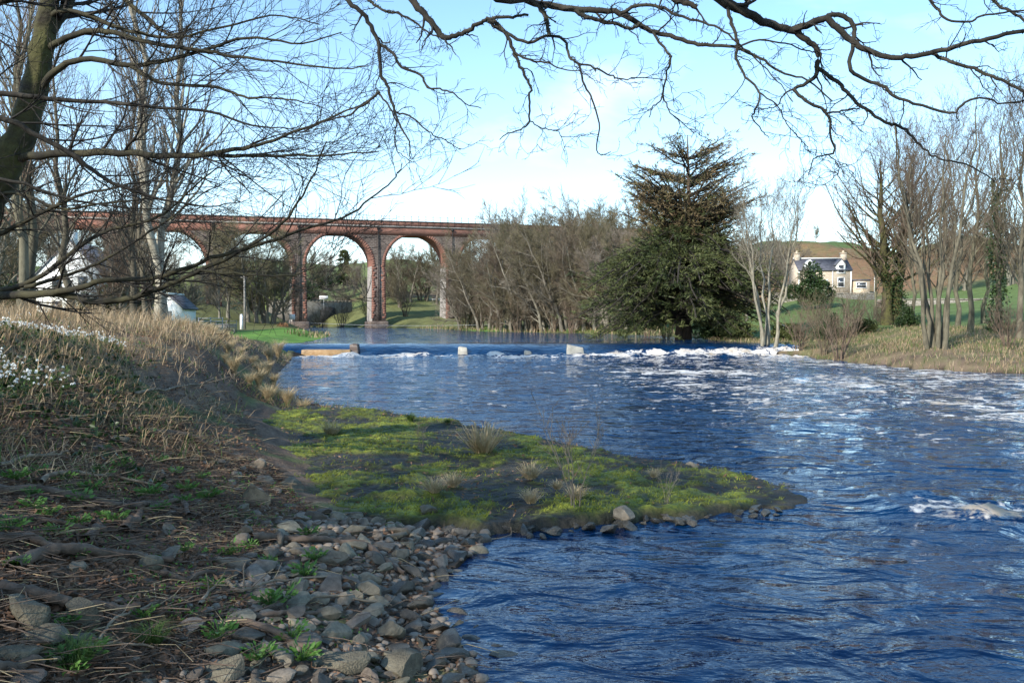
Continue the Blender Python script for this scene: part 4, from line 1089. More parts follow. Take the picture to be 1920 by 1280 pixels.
def scatter(n, x0, x1, y0, y1, fn):
    x = rng.uniform(x0, x1, n); y = np.exp(rng.uniform(math.log(y0), math.log(y1), n))
    sd = poly_sd(x, y, POLY); ss = poly_sd(x, y, SLAB)
    k = (sd > .05) & (ss > 0) & (x / y > -.78); x, y = x[k], y[k]; z = height(x, y)
    k = rng.random(len(x)) < fn(x, y, z); return np.stack([x[k], y[k], z[k]], 1)
soilw = lambda x, y, z: (1 - .82 * (poly_sd(x, y, zone) < 0)) * (y < 24)
# litter: leaves, twigs
P = scatter(60000, -14, 1, 3.6, 24, lambda x, y, z: soilw(x, y, z) * sstep(.35, .6, fbm(x * 1.5, y * 1.5, 131, 3)))
P = np.concatenate([P, scatter(60000, -5.5, .3, 3.7, 11, lambda x, y, z: soilw(x, y, z) * (.25 + .75 * sstep(.35, .55, fbm(x * 2.5, y * 2.5, 133, 3))))])
dirs = rng.normal(size=P.shape) * [1, 1, .25]
V, T = leaf_cards(P + [0, 0, .012], dirs, rng.uniform(.03, .075, len(P)), rng.uniform(.015, .04, len(P)))
tag(link('leaf_litter', np_mesh('leaf_litter', V, [T], M['dead_leaf'])), 'brown dead leaves strewn over the near bank', 'leaf litter', kind='stuff')
P = np.concatenate([scatter(13000, -12, .6, 3.6, 20, soilw), scatter(9000, -5.5, .3, 3.7, 11, soilw)]); rng.shuffle(P); n = len(P); a = rng.normal(0, .8, n) + (rng.random(n) < .5) * math.pi; Ln = rng.uniform(.08, .5, n) * rng.random(n) ** .5
d_ = np.stack([np.cos(a), np.sin(a), rng.normal(0, .10, n)], 1); s_ = np.stack([-np.sin(a), np.cos(a), np.zeros(n)], 1) * rng.normal(0, .12, (n, 1))
PP = np.stack([P + [0, 0, .015], P + d_ * Ln[:, None] * .5 + s_ * Ln[:, None] + [0, 0, .03], P + d_ * Ln[:, None] + [0, 0, .02]], 1)
RR = (rng.uniform(.0018, .006, n))[:, None] * np.array([1, .8, .5])
h2 = n * 5 // 6
V, Q = tubes_arr(PP[:h2], RR[:h2], 4); tag(link('twig_litter', np_mesh('twig_litter', V, [Q], M['root_bark'])), 'small dark twigs littering the near bank', 'twigs', kind='stuff')
V, Q = tubes_arr(PP[h2:], RR[h2:] * .8, 4); tag(link('straw_litter', np_mesh('straw_litter', V, [Q], M['straw'])), 'pale dry stalks littering the near bank', 'stalks', kind='stuff')

# ------------------------------------------------------------------ bare trees
def join_levels(name, levels, m):
    """levels: list of (P, R, sides)"""
    Vs, Qs, n = [], [], 0
    for P_, R_, s in levels:
        V, Q = tubes_arr(P_, R_, s); Vs.append(V); Qs.append(Q + n); n += len(V)
    return np_mesh(name, np.concatenate(Vs), [np.concatenate(Qs)], M[m], True)
def bare_tree(seed, H, r, stems=1, fan=.08, n1=26, n2=9, n3=8, n4=0, ang1=.75, len1=.42, up=.10, t0=.22, fall=.45, bark='bark_grey', twig='twig_brown', rt=.010, top=.25, jit=.10, rr1=.5):
    rg = np.random.default_rng(seed); T = []
    for s in range(stems):
        a = s * 2.4 + rg.uniform(-.5, .5); f = fan * rg.uniform(.5, 1.3)
        h = H * rg.uniform(.82, 1.0); z = np.linspace(0, 1, 10)
        off = f * h * z ** 1.2
        P_ = np.stack([math.cos(a) * off, math.sin(a) * off, z * h], 1)
        P_[1:] += rg.normal(0, .008 * H, (9, 3)) * [1, 1, .3]; P_ += np.array([math.cos(a), math.sin(a), 0]) * r * ((2.5 + 3 * rg.random()) if stems > 2 else .8) * (stems > 1); P_[0, 2] -= .4
        T.append(P_)
    T = np.array(T); RT_ = r * (np.linspace(1, 0, 10) ** .8 * (1 - .06) + .06)[None] * np.ones((stems, 1)); RT_[:, 0] *= 1.35
    l1 = grow(T, RT_, n1, t0, .98, ang1, len1, 8, up, jit, rr1, .22, fall, rt * 1.6, rg=rg)
    l2 = grow(*l1, n2, .18, 1, .62, .42, 6, up * .8, jit * 1.2, .55, .3, .35, rt * 1.2, rg=rg)
    l3 = grow(*l2, n3, .12, 1, .6, .45, 3 if n4 else 4, up * .8, jit * 1.3, .6, .4, .3, rt, rg=rg)
    tr = join_levels('trunk', [(T, RT_, 9), (*l1, 5)], bark)
    lv = [(*l2, 4), (*l3, 3)]
    if n4: lv.append((*grow(*l3, n4, .1, 1, .6, .6, 2, up, jit * 1.3, .7, .5, .3, rt * .8, rg=rg), 3))
    return tr, join_levels('crown', lv, twig)
def plant(name, meshes, loc, label, cat='tree', group=None, rz=None, s=1.0, extra=()):
    root = empty(name, loc, rng.uniform(0, 6.28) if rz is None else rz, s); tag(root, label, cat, group)
    for n_, me in zip(('trunk', 'crown'), meshes): link(n_, me, root)
    for n_, me in extra: link(n_, me, root)
    return root

# ------------------------------------------------------------------ low plants
def weed_mesh(seed, n=34, size=.09):
    rg = np.random.default_rng(seed); a = rg.uniform(0, 6.28, n); rad = rg.random(n) ** .5 * size
    pos = np.stack([np.cos(a) * rad, np.sin(a) * rad, rg.uniform(.01, .07, n)], 1)
    d = np.stack([np.cos(a), np.sin(a), rg.uniform(.1, 1.2, n)], 1)
    V, T = leaf_cards(pos, d, rg.uniform(.03, .075, n), rg.uniform(.015, .032, n), rg)
    S = np.stack([pos * [.15, .15, 0], pos * [.6, .6, .8], pos], 1); V2, Q2 = tubes_arr(S, np.full((n, 3), .0022), 3)
    return np_mesh('weed', np.concatenate([V, V2]), [T, Q2 + len(V)], M['weed_leaf'])
WEEDS = [weed_mesh(500 + i, 26 + 6 * i) for i in range(5)]
WP = [(430, 1045), (470, 1032), (502, 1062), (590, 1055), (572, 1085), (532, 1130), (545, 1205), (485, 1245), (567, 1246), (150, 990), (110, 1005), (90, 972), (60, 960), (300, 962), (340, 950), (152, 1050), (30, 1070), (410, 1205), (505, 1140), (250, 912), (200, 897), (330, 892),
      (380, 902), (110, 1250), (160, 1245), (130, 1270), (270, 1165), (125, 1180), (580, 1010), (30, 905), (75, 890), (120, 905), (170, 925), (280, 935), (60, 935), (150, 945), (20, 1000), (210, 985), (350, 925), (390, 940), (300, 870), (230, 880), (345, 1040), (400, 1110)]
for k, (px, py) in enumerate(WP):
    p = surf(px, py)
    o = link('weed', WEEDS[k % 5], None, p + [0, 0, .03], rng.uniform(0, 6), rng.uniform(.6, 1.05)); tag(o, 'small bright green leafy weed sprouting on the near bank', 'weed', 'green weeds on the bank')
P = scatter(7000, -12, -1.0, 5, 22, lambda x, y, z: sstep(.50, .62, fbm(x * .8, y * .8, 141, 4)) * soilw(x, y, z))
V, T = leaf_cards(np.repeat(P, 4, 0) + rng.normal(0, .03, (len(P) * 4, 3)) * [1, 1, .4] + [0, 0, .03], rng.normal(size=(len(P) * 4, 3)) + [0, 0, .4], .030, .015)
tag(link('ground_cover', np_mesh('ground_cover', V, [T], M['weed_leaf'])), 'patchy low green ground cover on the bank', 'ground cover', kind='stuff')
P = scatter(3000, -12, -3, 6.5, 20, lambda x, y, z: .8 * sstep(-.60, -.52, -np.abs(x / y + .58) - .43) * sstep(7, 8.5, y) * (1 - sstep(13, 15, y)))
V, T = leaf_cards(np.repeat(P, 5, 0) + rng.normal(0, .05, (len(P) * 5, 3)) * [1, 1, .5] + [0, 0, .06], rng.normal(size=(len(P) * 5, 3)) + [0, 0, .3], .07, .055)
tag(link('ground_ivy', np_mesh('ground_ivy', V, [T], M['ivy_leaf'])), 'dark trailing ivy below the snowdrops', 'ivy', kind='stuff')
# dry grass on the bank top
gw_ = lambda x, y, z: sstep(1.25, 1.75, z) * (y < 60) * (.35 + .65 * sstep(.35, .6, fbm(x * .5, y * .5, 151, 3)))
P = scatter(52000, -40, -2, 9, 56, gw_); L_ = rng.uniform(.25, .85, len(P)) * (.6 + .5 * sstep(12, 20, P[:, 1])) * (1 - .5 * sstep(24, 34, P[:, 1]))
V, Q, T = blades(P, L_, .009 + .00035 * P[:, 1], rng.uniform(.1, .6, len(P)), droop=.5, base_dir=np.array([.5, -.2, 0]))
tag(link('dry_grass', np_mesh('dry_grass', V, [Q, T], M['dry_grass'])), 'tall beige dead grass along the top of the left bank', 'grass', kind='stuff')
P = scatter(120000, -20, -1.5, 6.5, 50, lambda x, y, z: sstep(.5, .95, z + .75 * sstep(14, 17, y)) * .75 * sstep(.30, .55, fbm(x * .7, y * .7, 161, 3)))
V, Q, T = blades(P, rng.uniform(.10, .45, len(P)), .006 + .0004 * P[:, 1], rng.uniform(.3, 1.8, len(P)), droop=.8)
h2 = len(Q) // 4
tag(link('bank_grass', np_mesh('bank_grass', V[:h2 * 5], [Q[:h2], T[:h2]], M['green_grass'])), 'short green grass on the left bank slope', 'grass', kind='stuff')
tag(link('matted_grass', np_mesh('matted_grass', V[h2 * 5:] , [Q[h2:] - h2 * 5, T[h2:] - h2 * 5], M['dry_grass'])), 'matted straw grass on the left bank slope', 'grass', kind='stuff')
# snowdrops
P = scatter(16000, -16, -3.5, 8.5, 20, lambda x, y, z: sstep(1.35, 1.6, z) * .8 * sstep(.46, .58, fbm(x * .55 + 5, y * .55, 171, 3)) * (x / y < -.47) * (1 - sstep(15, 18, y)))
n = len(P); hh = rng.uniform(.14, .24, n); top = P + np.stack([rng.normal(0, .03, n), rng.normal(0, .03, n), hh], 1)
V, T = leaf_cards(np.repeat(top, 3, 0), np.tile(np.array([[.5, 0, -1], [-.3, .45, -1], [-.3, -.45, -1]]), (n, 1)), .032, .020)
sd_o = link('snowdrops', np_mesh('snowdrops', V, [T], M['petal'])); tag(sd_o, 'drift of white snowdrops in flower on the left bank', 'snowdrops', kind='stuff')
V, Q, T = blades(np.repeat(P, 3, 0), rng.uniform(.12, .24, n * 3), .011, .4); link('leaves', np_mesh('leaves', V, [Q, T], M['green_grass']), sd_o); sd_o.children[0]['kind'] = 'stuff'
# tussocks on the slab and the banks
def tuft_mesh(seed, n=170, L=.45, lean=1.1, m='straw', w=.008):
    rg = np.random.default_rng(seed); a = rg.uniform(0, 6.28, n); r = rg.random(n) * .07
    pos = np.stack([np.cos(a) * r, np.sin(a) * r, np.zeros(n)], 1)
    V, Q, T = blades(pos, rg.uniform(.5, 1, n) * L, w, rg.uniform(.1, lean, n), rg, droop=.9 if L < 1 else .45, base_dir=unit(pos + 1e-6) * 2)
    return np_mesh('grass_tuft', V, [Q, T], M[m])
TUFTS = [tuft_mesh(600 + i, 190, .45, 1.3) for i in range(4)]
GT = tuft_mesh(620, 200, .42, .9, 'green_grass')
TL = [(905, 850, 1.35, 'largest straw tussock in the middle of the mossy slab'), (622, 818, .75, 'straw tuft on the left part of the mossy slab'), (995, 900, .62, 'straw tuft in the middle below the big tussock'), (962, 806, .62, 'straw tuft on the far edge of the slab'), (815, 926, .50, 'flattened straw tuft above the slab edge stones'),
      (850, 915, .50, 'second flattened straw tuft above the slab edge stones'), (995, 946, .45, 'small straw tuft near the front edge of the slab'), (1045, 920, .34, 'tiny straw tuft left of the bare saplings'), (1080, 940, .48, 'straw tuft at the foot of the bare saplings'), (1226, 897, .32, 'tiny straw tuft towards the tip of the slab'),
      (1508, 966, .62, 'straw tuft at the very tip of the slab in the water'), (1298, 855, .32, 'low tuft at the far edge near the slab tip'), (655, 765, .4, 'tuft on the far edge of the slab near the bank')]
for k, (px, py, s, lab) in enumerate(TL):
    tag(link('grass_tuft', TUFTS[k % 4], None, surf(px, py) + [0, 0, .02], rng.uniform(0, 6), s * 1.6), lab, 'grass tuft')
for k, (px, py, s, lab) in enumerate(((770, 790, .8, 'green ferny tussock on the far edge of the slab'), (840, 795, .5, 'green rush tuft beside the ferny tussock'), (140, 1258, .7, 'green grass clump at the bottom left'), (285, 1215, .6, 'green grass clump beside the fallen branch'))):
    tag(link('grass_tuft', GT, None, surf(px, py) + [0, 0, .01], k * 1.3, s), lab, 'grass tuft')
RT = tuft_mesh(640, 420, 1.6, .35, 'straw', .022)
for k, (x, y, s, lab) in enumerate(((-12.6, 44.5, .9, 'tall straw tussock on the bank end beside the weir'), (-11.3, 38.5, .75, 'straw tussock hanging over the bank below the weir'), (-9.6, 32.5, .5, 'straw tuft over the bank halfway to the weir'), (-6.8, 23.6, .35, 'reddish straw tuft where the slab meets the bank'))):
    tag(link('grass_tuft', RT, None, on(x, y, .05), k * 2.1, s), lab, 'grass tuft')
for k in range(34):                             # straw tussocks along the lip of the left bank
    y = 19 + 17 * rng.random(); x = np.interp(y, [19, 22.5, 26, 30, 36, 45, 50], [-3.6, -5.6, -7.5, -8.8, -10.4, -12.2, -13.2]) - .5 - 2.4 * rng.random()
    tag(link('grass_tuft', RT, None, on(x, y, -.03), k * 1.7, rng.uniform(.22, .48)), 'straw tussock among those fringing the steep edge of the left bank', 'grass tuft', 'tussocks along the bank edge')
SAP = bare_tree(745, 1.0, .007, stems=4, fan=.3, n1=6, n2=3, n3=2, ang1=.6, len1=.35, up=.1, t0=.3, bark='twig_grey', twig='twig_grey', rt=.0025)
for px, py, s_, lab in ((1078, 955, 1.1, 'thin bare sapling standing near the front edge of the mossy slab'), (790, 850, .5, 'dry stem standing left of the big straw tussock'), (1250, 945, .45, 'single dry stem towards the slab tip')):
    r_ = empty('sapling', surf(px, py), px, s_); tag(r_, lab, 'sapling'); link('stems', SAP[0], r_); link('twigs', SAP[1], r_)['kind'] = 'stuff'
# right bank grass
P = scatter(1, 0, 1, 3, 4, lambda x, y, z: x * 0)
def scatter_r(n, x0, x1, y0, y1, fn):
    x = rng.uniform(x0, x1, n); y = rng.uniform(y0, y1, n); sd = poly_sd(x, y, POLY); k = (sd > -.05); x, y = x[k], y[k]; z = height(x, y); k = rng.random(len(x)) < fn(x, y, z)
    return np.stack([x[k], y[k], z[k]], 1)
P = scatter_r(46000, 14, 46, 28, 66, lambda x, y, z: .3 + .7 * sstep(.4, .6, fbm(x * .4, y * .4, 181, 3)))
V, Q, T = blades(P, rng.uniform(.15, .5, len(P)), .022, rng.uniform(.1, .8, len(P)), droop=.7); h2 = len(Q) * 3 // 5
tag(link('bank_straw', np_mesh('bank_straw', V[:h2 * 5], [Q[:h2], T[:h2]], M['dry_grass'])), 'dead straw grass along the right bank', 'grass', kind='stuff')
tag(link('bank_sward', np_mesh('bank_sward', V[h2 * 5:], [Q[h2:] - h2 * 5, T[h2:] - h2 * 5], M['green_grass'])), 'green grass mixed into the right bank', 'grass', kind='stuff')
P = scatter_r(16000, -20, 20, 70, 150, lambda x, y, z: (poly_sd(x, y, POLY) < 3.5) * 1.0)
V, Q, T = blades(P, rng.uniform(.3, .9, len(P)), .07, rng.uniform(.1, .6, len(P)), droop=.6); h2 = len(Q) // 2
tag(link('shore_reeds', np_mesh('shore_reeds', V[:h2 * 5], [Q[:h2], T[:h2]], M['dry_grass'])), 'straw fringe at the far water edge under the thicket', 'grass', kind='stuff')
tag(link('shore_grass', np_mesh('shore_grass', V[h2 * 5:], [Q[h2:] - h2 * 5, T[h2:] - h2 * 5], M['green_grass'])), 'green fringe at the far water edge under the thicket', 'grass', kind='stuff')
P = scatter_r(5000, -36, -24, 126, 138, lambda x, y, z: (poly_sd(x, y, POLY) > 3) * 1.0)
V, T = leaf_cards(P + [0, 0, .1], rng.normal(size=P.shape) + [0, 0, .8], .55, .12)
tag(link('bracken_bed', np_mesh('bracken_bed', V, [T], M['bracken'])), 'rusty dead bracken behind the lawn', 'bracken', kind='stuff')
def ivy_mesh(seed, P_, R_, n, size=.13, spread=.25):
    rg = np.random.default_rng(seed); k = rg.integers(0, len(P_) - 1, n); f = rg.random(n)[:, None]
    c = P_[k] + (P_[k + 1] - P_[k]) * f; a = rg.normal(size=(n, 3)); a = unit(a * [1, 1, .5])
    pos = c + a * (R_[k][:, None] + np.abs(rg.normal(0, spread, (n, 1))))
    V, T = leaf_cards(pos, a + [0, 0, -.5] + rg.normal(0, .4, (n, 3)), size * rg.uniform(.7, 1.3, n), size * .9, rg)
    return np_mesh('ivy', V, [T], M['ivy_leaf'])
def bush_mesh(seed, n=4200, rx=1.0, rz=1.0, leaf=.10, m='ivy_leaf', clumps=40):
    rg = np.random.default_rng(seed); c = unit(rg.normal(size=(clumps, 3))) * rg.uniform(.25, .85, (clumps, 1)); c[:, 2] = np.abs(c[:, 2]) * 1.2 + .05
    k = rg.integers(0, clumps, n); d = unit(rg.normal(size=(n, 3))); pos = c[k] + d * rg.uniform(.6, 1, (n, 1)) * rg.uniform(.12, .30, clumps)[k][:, None]
    V, T = leaf_cards(pos * [rx, rx, rz], d + rg.normal(0, .5, d.shape), leaf * rg.uniform(.6, 1.4, n), leaf * .7, rg)
    st = np.stack([np.zeros((clumps, 3)), c * .5 * [1, 1, 1.1], c], 1) * [rx, rx, rz]; st[:, 0] += rg.normal(0, .05, (clumps, 3)) * [1, 1, 0]
    V2, Q2 = tubes_arr(st, np.tile(np.array([.03, .02, .008]), (clumps, 1)), 4)
    return np_mesh('foliage', V, [T], M[m]), np_mesh('stems', V2, [Q2], M['bark_dark'])
def bush(name, meshes, loc, label, s=1.0, sc=None):
    root = empty(name, loc, rng.uniform(0, 6), s); tag(root, label, 'bush'); link('foliage', meshes[0], root); link('stems', meshes[1], root); return root

THICK = [bare_tree(700 + i, 11, .22, stems=5, fan=.34, n1=12, n2=10, n3=9, n4=3, ang1=.85, len1=.46, up=.05, t0=.06, bark='bark_grey', twig=('twig_grey', 'twig_olive', 'twig_brown', 'twig_olive')[i], rt=.014, jit=.13) for i in range(4)]
FAR = [bare_tree(720 + i, 11, .24, stems=1, n1=28, n2=10, n3=8, n4=3, ang1=.85, len1=.5, up=.09, t0=.14, bark='bark_grey', twig=('twig_olive', 'twig_grey')[i % 2], rt=.016) for i in range(3)]
ORD = ['first', 'second', 'third', 'fourth', 'fifth', 'sixth', 'seventh', 'eighth', 'ninth', 'tenth', 'eleventh', 'twelfth']
# thicket on the far bank between viaduct and conifer
FR = [(872, 126, 9.5), (912, 118, 11), (955, 110, 10.5), (992, 107, 11.5), (1030, 104, 10.5), (1072, 101, 12), (1112, 98, 11), (1150, 95, 10.5), (1190, 92, 9.5)]
for k, (px, d, H) in enumerate(FR):
    p = at(px, 600, d); plant('thicket_tree', THICK[k % 4], on(p[0], d), 'bare many stemmed tree at the far waterside, %s from the viaduct' % ORD[k], group='waterside thicket trees', s=H / 11)
for k, (px, d, H) in enumerate(((890, 130, 10.5), (932, 124, 11), (972, 119, 12), (1010, 115, 11.5), (1050, 111, 11.5), (1092, 107, 11.5), (1132, 104, 11))):
    p = at(px, 600, d); plant('thicket_tree', THICK[(k + 2) % 4], on(p[0], d), 'bare twiggy tree in the middle row of the thicket, %s from the viaduct' % ORD[k], group='middle row thicket trees', s=H / 11)
BR = [(885, 150, 14.5), (930, 142, 16.5), (975, 136, 16), (1020, 132, 15.5), (1062, 128, 15), (1105, 124, 15), (1150, 120, 14), (1195, 115, 12.5)]
for k, (px, d, H) in enumerate(BR):
    p = at(px, 600, d); plant('thicket_tree', (FAR + THICK)[k % 7], on(p[0], d), 'taller bare tree in the back row of the thicket, %s from the viaduct' % ORD[k], group='back row thicket trees', s=H / 11)
# trees before the left arches
for k, (px, d, H) in enumerate(((412, 126, 9), (428, 132, 13), (470, 136, 14.5), (505, 138, 13), (532, 142, 10))):
    p = at(px, 600, d); plant('lawn_edge_tree', (FAR + THICK)[(k * 2) % 7], on(p[0], d), 'bare tree behind the lawn before the viaduct, %s from the white shed' % ORD[k], group='trees behind the lawn', s=H / 11)
# trees and scrub beyond the viaduct
bx_ = [(585, 215, 10), (612, 235, 9), (665, 225, 9), (690, 205, 9), (735, 210, 10), (765, 200, 11), (795, 205, 13), (820, 198, 14), (845, 205, 12), (545, 225, 11), (640, 195, 6), (750, 188, 6), (715, 192, 6)]
for k, (px, d, H) in enumerate(bx_):
    p = at(px, 600, d); plant('distant_tree', (FAR + THICK)[k % 7], on(p[0], d), 'bare tree beyond the viaduct, %s' % ('standing right of the spire conifer', 'below the round hill evergreen', 'in the left half of the second arch', 'just left of the second pier', 'just right of the second pier', 'in the middle of the right clear arch', 'right of centre in the right clear arch', 'tallest beside the third pier', 'hidden behind the third pier', 'left of the first pier', 'low before the road wall', 'low scrubby one in the right clear arch', 'low beside the second pier')[k], group='trees beyond the viaduct', s=H / 11)
for k, (px, d, H) in enumerate(((30, 150, 13), (90, 140, 14), (150, 150, 15), (205, 145, 14), (250, 140, 13), (275, 165, 13))):
    p = at(px, 600, d); plant('distant_tree', FAR[k % 3], on(p[0], d), 'bare tree in the wood behind the white house, %s from the left edge' % ORD[k], group='wood behind the white house', s=H / 11)
for k, (px, d, H, lab) in enumerate(((15, 72, 10, 'twiggy undergrowth tree at the left edge beside the white house'), (-40, 62, 11, 'twiggy undergrowth tree past the left edge'), (215, 84, 9, 'twiggy undergrowth tree right of the white house'), (262, 92, 9.5, 'twiggy undergrowth tree left of the white shed'), (345, 100, 7, 'twiggy undergrowth tree behind the gate'))):
    p = at(px, 600, d); plant('undergrowth_tree', THICK[k % 4], on(p[0], d), lab, s=H / 11)
SHR = [bare_tree(740 + i, 2.6, .035, stems=9, fan=.42, n1=7, n2=5, n3=4, ang1=.6, len1=.4, up=.10, t0=.15, bark='twig_brown', twig=('twig_brown', 'twig_olive')[i % 2], rt=.006) for i in range(2)]
for k in range(10):
    px = 868 + 34 * k; d = np.interp(px, [868, 950, 1060, 1190], [124, 106, 98, 89]) + rng.uniform(0, 5); p = at(px, 600, d)
    plant('waterside_shrub', SHR[k % 2], on(p[0], d), 'low twiggy shrub under the waterside thicket, %s from the viaduct' % ORD[k], 'shrub', group='shrubs under the thicket', s=rng.uniform(1.2, 1.9))
for k, (px, d, s, lab) in enumerate(((1500, 53, 1.0, 'bare twiggy shrub right of the leaning stems'), (1545, 50, 1.0, 'bare twiggy shrub at the water edge on the right bank'), (1575, 47, 1.2, 'dense bare shrub overhanging the right water edge'), (1600, 60, 1.1, 'bare shrub behind the dense waterside shrub'), (1640, 64, .9, 'low bare shrub left of the ivy clad tree'),
                                    (1530, 66, 1.3, 'tangled bare shrub before the evergreen bush'), (1890, 44, .9, 'bare shrub at the right edge of the picture'), (1250, 72, 1.2, 'brown shrub at the water edge left of the conifer foot'), (1215, 78, 1.3, 'brown shrub further left of the conifer foot'), (1370, 66, 1.2, 'dark shrub between the conifer and the leaning stems'), (760, 170, 2.2, 'rusty scrub behind the second pier'), (690, 172, 2.0, 'rusty scrub between the first two piers'), (640, 172, 2.2, 'scrub in front of the road wall'), (600, 168, 1.8, 'scrub beside the road wall culvert'))):
    p = at(px, 600, d); plant('shrub', SHR[k % 2], on(p[0], d), lab, 'shrub', s=s)

# tall trees of the right bank
pole = [bare_tree(760 + i, 14, .17, stems=1, fan=.05, n1=34, n2=7, n3=6, n4=0, ang1=.6, len1=.34, up=.14, t0=.2, bark='bark_olive', twig='twig_brown', rt=.007, rr1=.36) for i in range(3)]
multi = bare_tree(770, 12, .11, stems=6, fan=.22, n1=18, n2=7, n3=6, n4=1, ang1=.6, len1=.26, rr1=.36, up=.15, t0=.42, bark='bark_pale', twig='twig_grey', rt=.007)
p = at(1440, 655, 54); plant('leaning_stem_tree', multi, on(p[0], 54.3), 'pale clump of slim leaning stems at the water edge by the weir', rz=.6, s=.93)
clump = bare_tree(772, 14, .12, stems=8, fan=.20, n1=20, n2=6, n3=5, n4=1, ang1=.55, len1=.26, rr1=.36, up=.16, t0=.3, bark='bark_olive', twig='twig_brown', rt=.0065)
p = at(1755, 668, 45); plant('many_stemmed_tree', clump, on(p[0], 45), 'cluster of slim stems rising from the straw of the right bank', rz=2.0, s=.97)
big = bare_tree(775, 16.5, .48, stems=2, fan=.10, n1=30, n2=9, n3=7, n4=1, ang1=.95, len1=.5, up=.12, rr1=.36, t0=.20, fall=.5, bark='bark_mossy', twig='twig_brown', rt=.009)
zz = np.linspace(0, 9.5, 12); Pv = np.stack([.3 * np.sin(zz), .2 * np.cos(zz), zz], 1)
p = at(1672, 610, 70); plant('ivy_clad_tree', big, on(p[0], 70), 'broad bare tree with an ivy wrapped trunk in the field edge', rz=.4, extra=[('ivy', ivy_mesh(3, Pv, np.linspace(.5, .3, 12), 3000, .16, .30))])
RT_ = [(1820, 58, 16, 'tall straight bare tree right of the slim stem cluster'), (1868, 56, 17, 'tallest bare tree near the right edge'), (1795, 64, 15, 'slim bare tree behind the slim stem cluster'), (1712, 66, 13, 'thin bare tree just right of the ivy clad tree'), (1915, 50, 15.5, 'bare tree cut by the right edge of the picture'), (1845, 70, 15, 'bare tree standing behind the tallest right tree'), (1760, 75, 15, 'bare tree furthest back among the right bank trees'), (1640, 82, 11, 'thin bare tree left of the ivy clad tree'), (1960, 58, 16, 'bare tree just beyond the right edge')]
Pv2 = np.stack([.1 * np.sin(zz), .1 * np.cos(zz), zz * .9], 1); IV2 = ivy_mesh(5, Pv2, np.full(12, .2), 2200, .13, .16)
for k, (px, d, H, lab) in enumerate(RT_):
    p = at(px, 600, d); plant('bare_tree', pole[k % 3], on(p[0], d), lab, s=H / 14 * (1.0), extra=[('ivy', IV2)] if k == 1 else ())
# hilltop and background trees on the right
for k, (px, d, H, lab) in enumerate(((1528, 250, 5, 'lone hawthorn on the skyline above the cottage'), (1440, 112, 9, 'bare tree behind the leaning stems at the field edge'), (1400, 105, 10, 'bare tree right behind the conifer'), (1470, 160, 8, 'bare tree on the slope left of the cottage'), (1900, 120, 10, 'bare tree by the field wall at the right'), (1800, 125, 9, 'bare tree by the field wall behind the tall trees'))):
    p = at(px, 600, d); plant('field_tree', (FAR + THICK)[k % 7], on(p[0], d), lab, s=H / 11)

# evergreen bushes
B1 = bush_mesh(1, 5200, 1.0, 1.15, .085); B2 = bush_mesh(2, 4200, 1.0, .8, .10, 'needle_green')
p = at(1522, 560, 108); bush('evergreen_bush', B1, on(p[0], 108, 1.1), 'rounded dark evergreen bush hiding the left of the cottage', 3.7)
for k, (px, d, s, lab) in enumerate(((1480, 62, 1.5, 'dark green bramble right of the leaning stems'), (1560, 60, 1.4, 'dark bramble bush below the evergreen bush'), (1620, 62, 1.3, 'dark bramble heap left of the ivy clad trunk'), (1700, 66, 1.3, 'dark bramble heap right of the ivy clad trunk'), (1380, 63, 1.6, 'dark evergreen scrub beside the conifer foot'), (1340, 66, 1.5, 'dark evergreen scrub under the conifer'))):
    p = at(px, 600, d); bush('bramble_bush', B1 if k % 2 else B2, on(p[0], d), lab, s)
for k, (px, d, s, lab) in enumerate(((606, 240, 5, 'dark round evergreen on the hill seen through the arch'), (575, 205, 3.2, 'dark evergreen beside the first pier'), (160, 84, 1.6, 'dark evergreen at the right corner of the white house'), (225, 90, 3.0, 'dark evergreen bush right of the white house'), (20, 70, 2.2, 'dark evergreen at the left edge below the leaning trunk'))):
    p = at(px, 600, d); bush('evergreen_bush', B1, on(p[0], d, .2), lab, s)

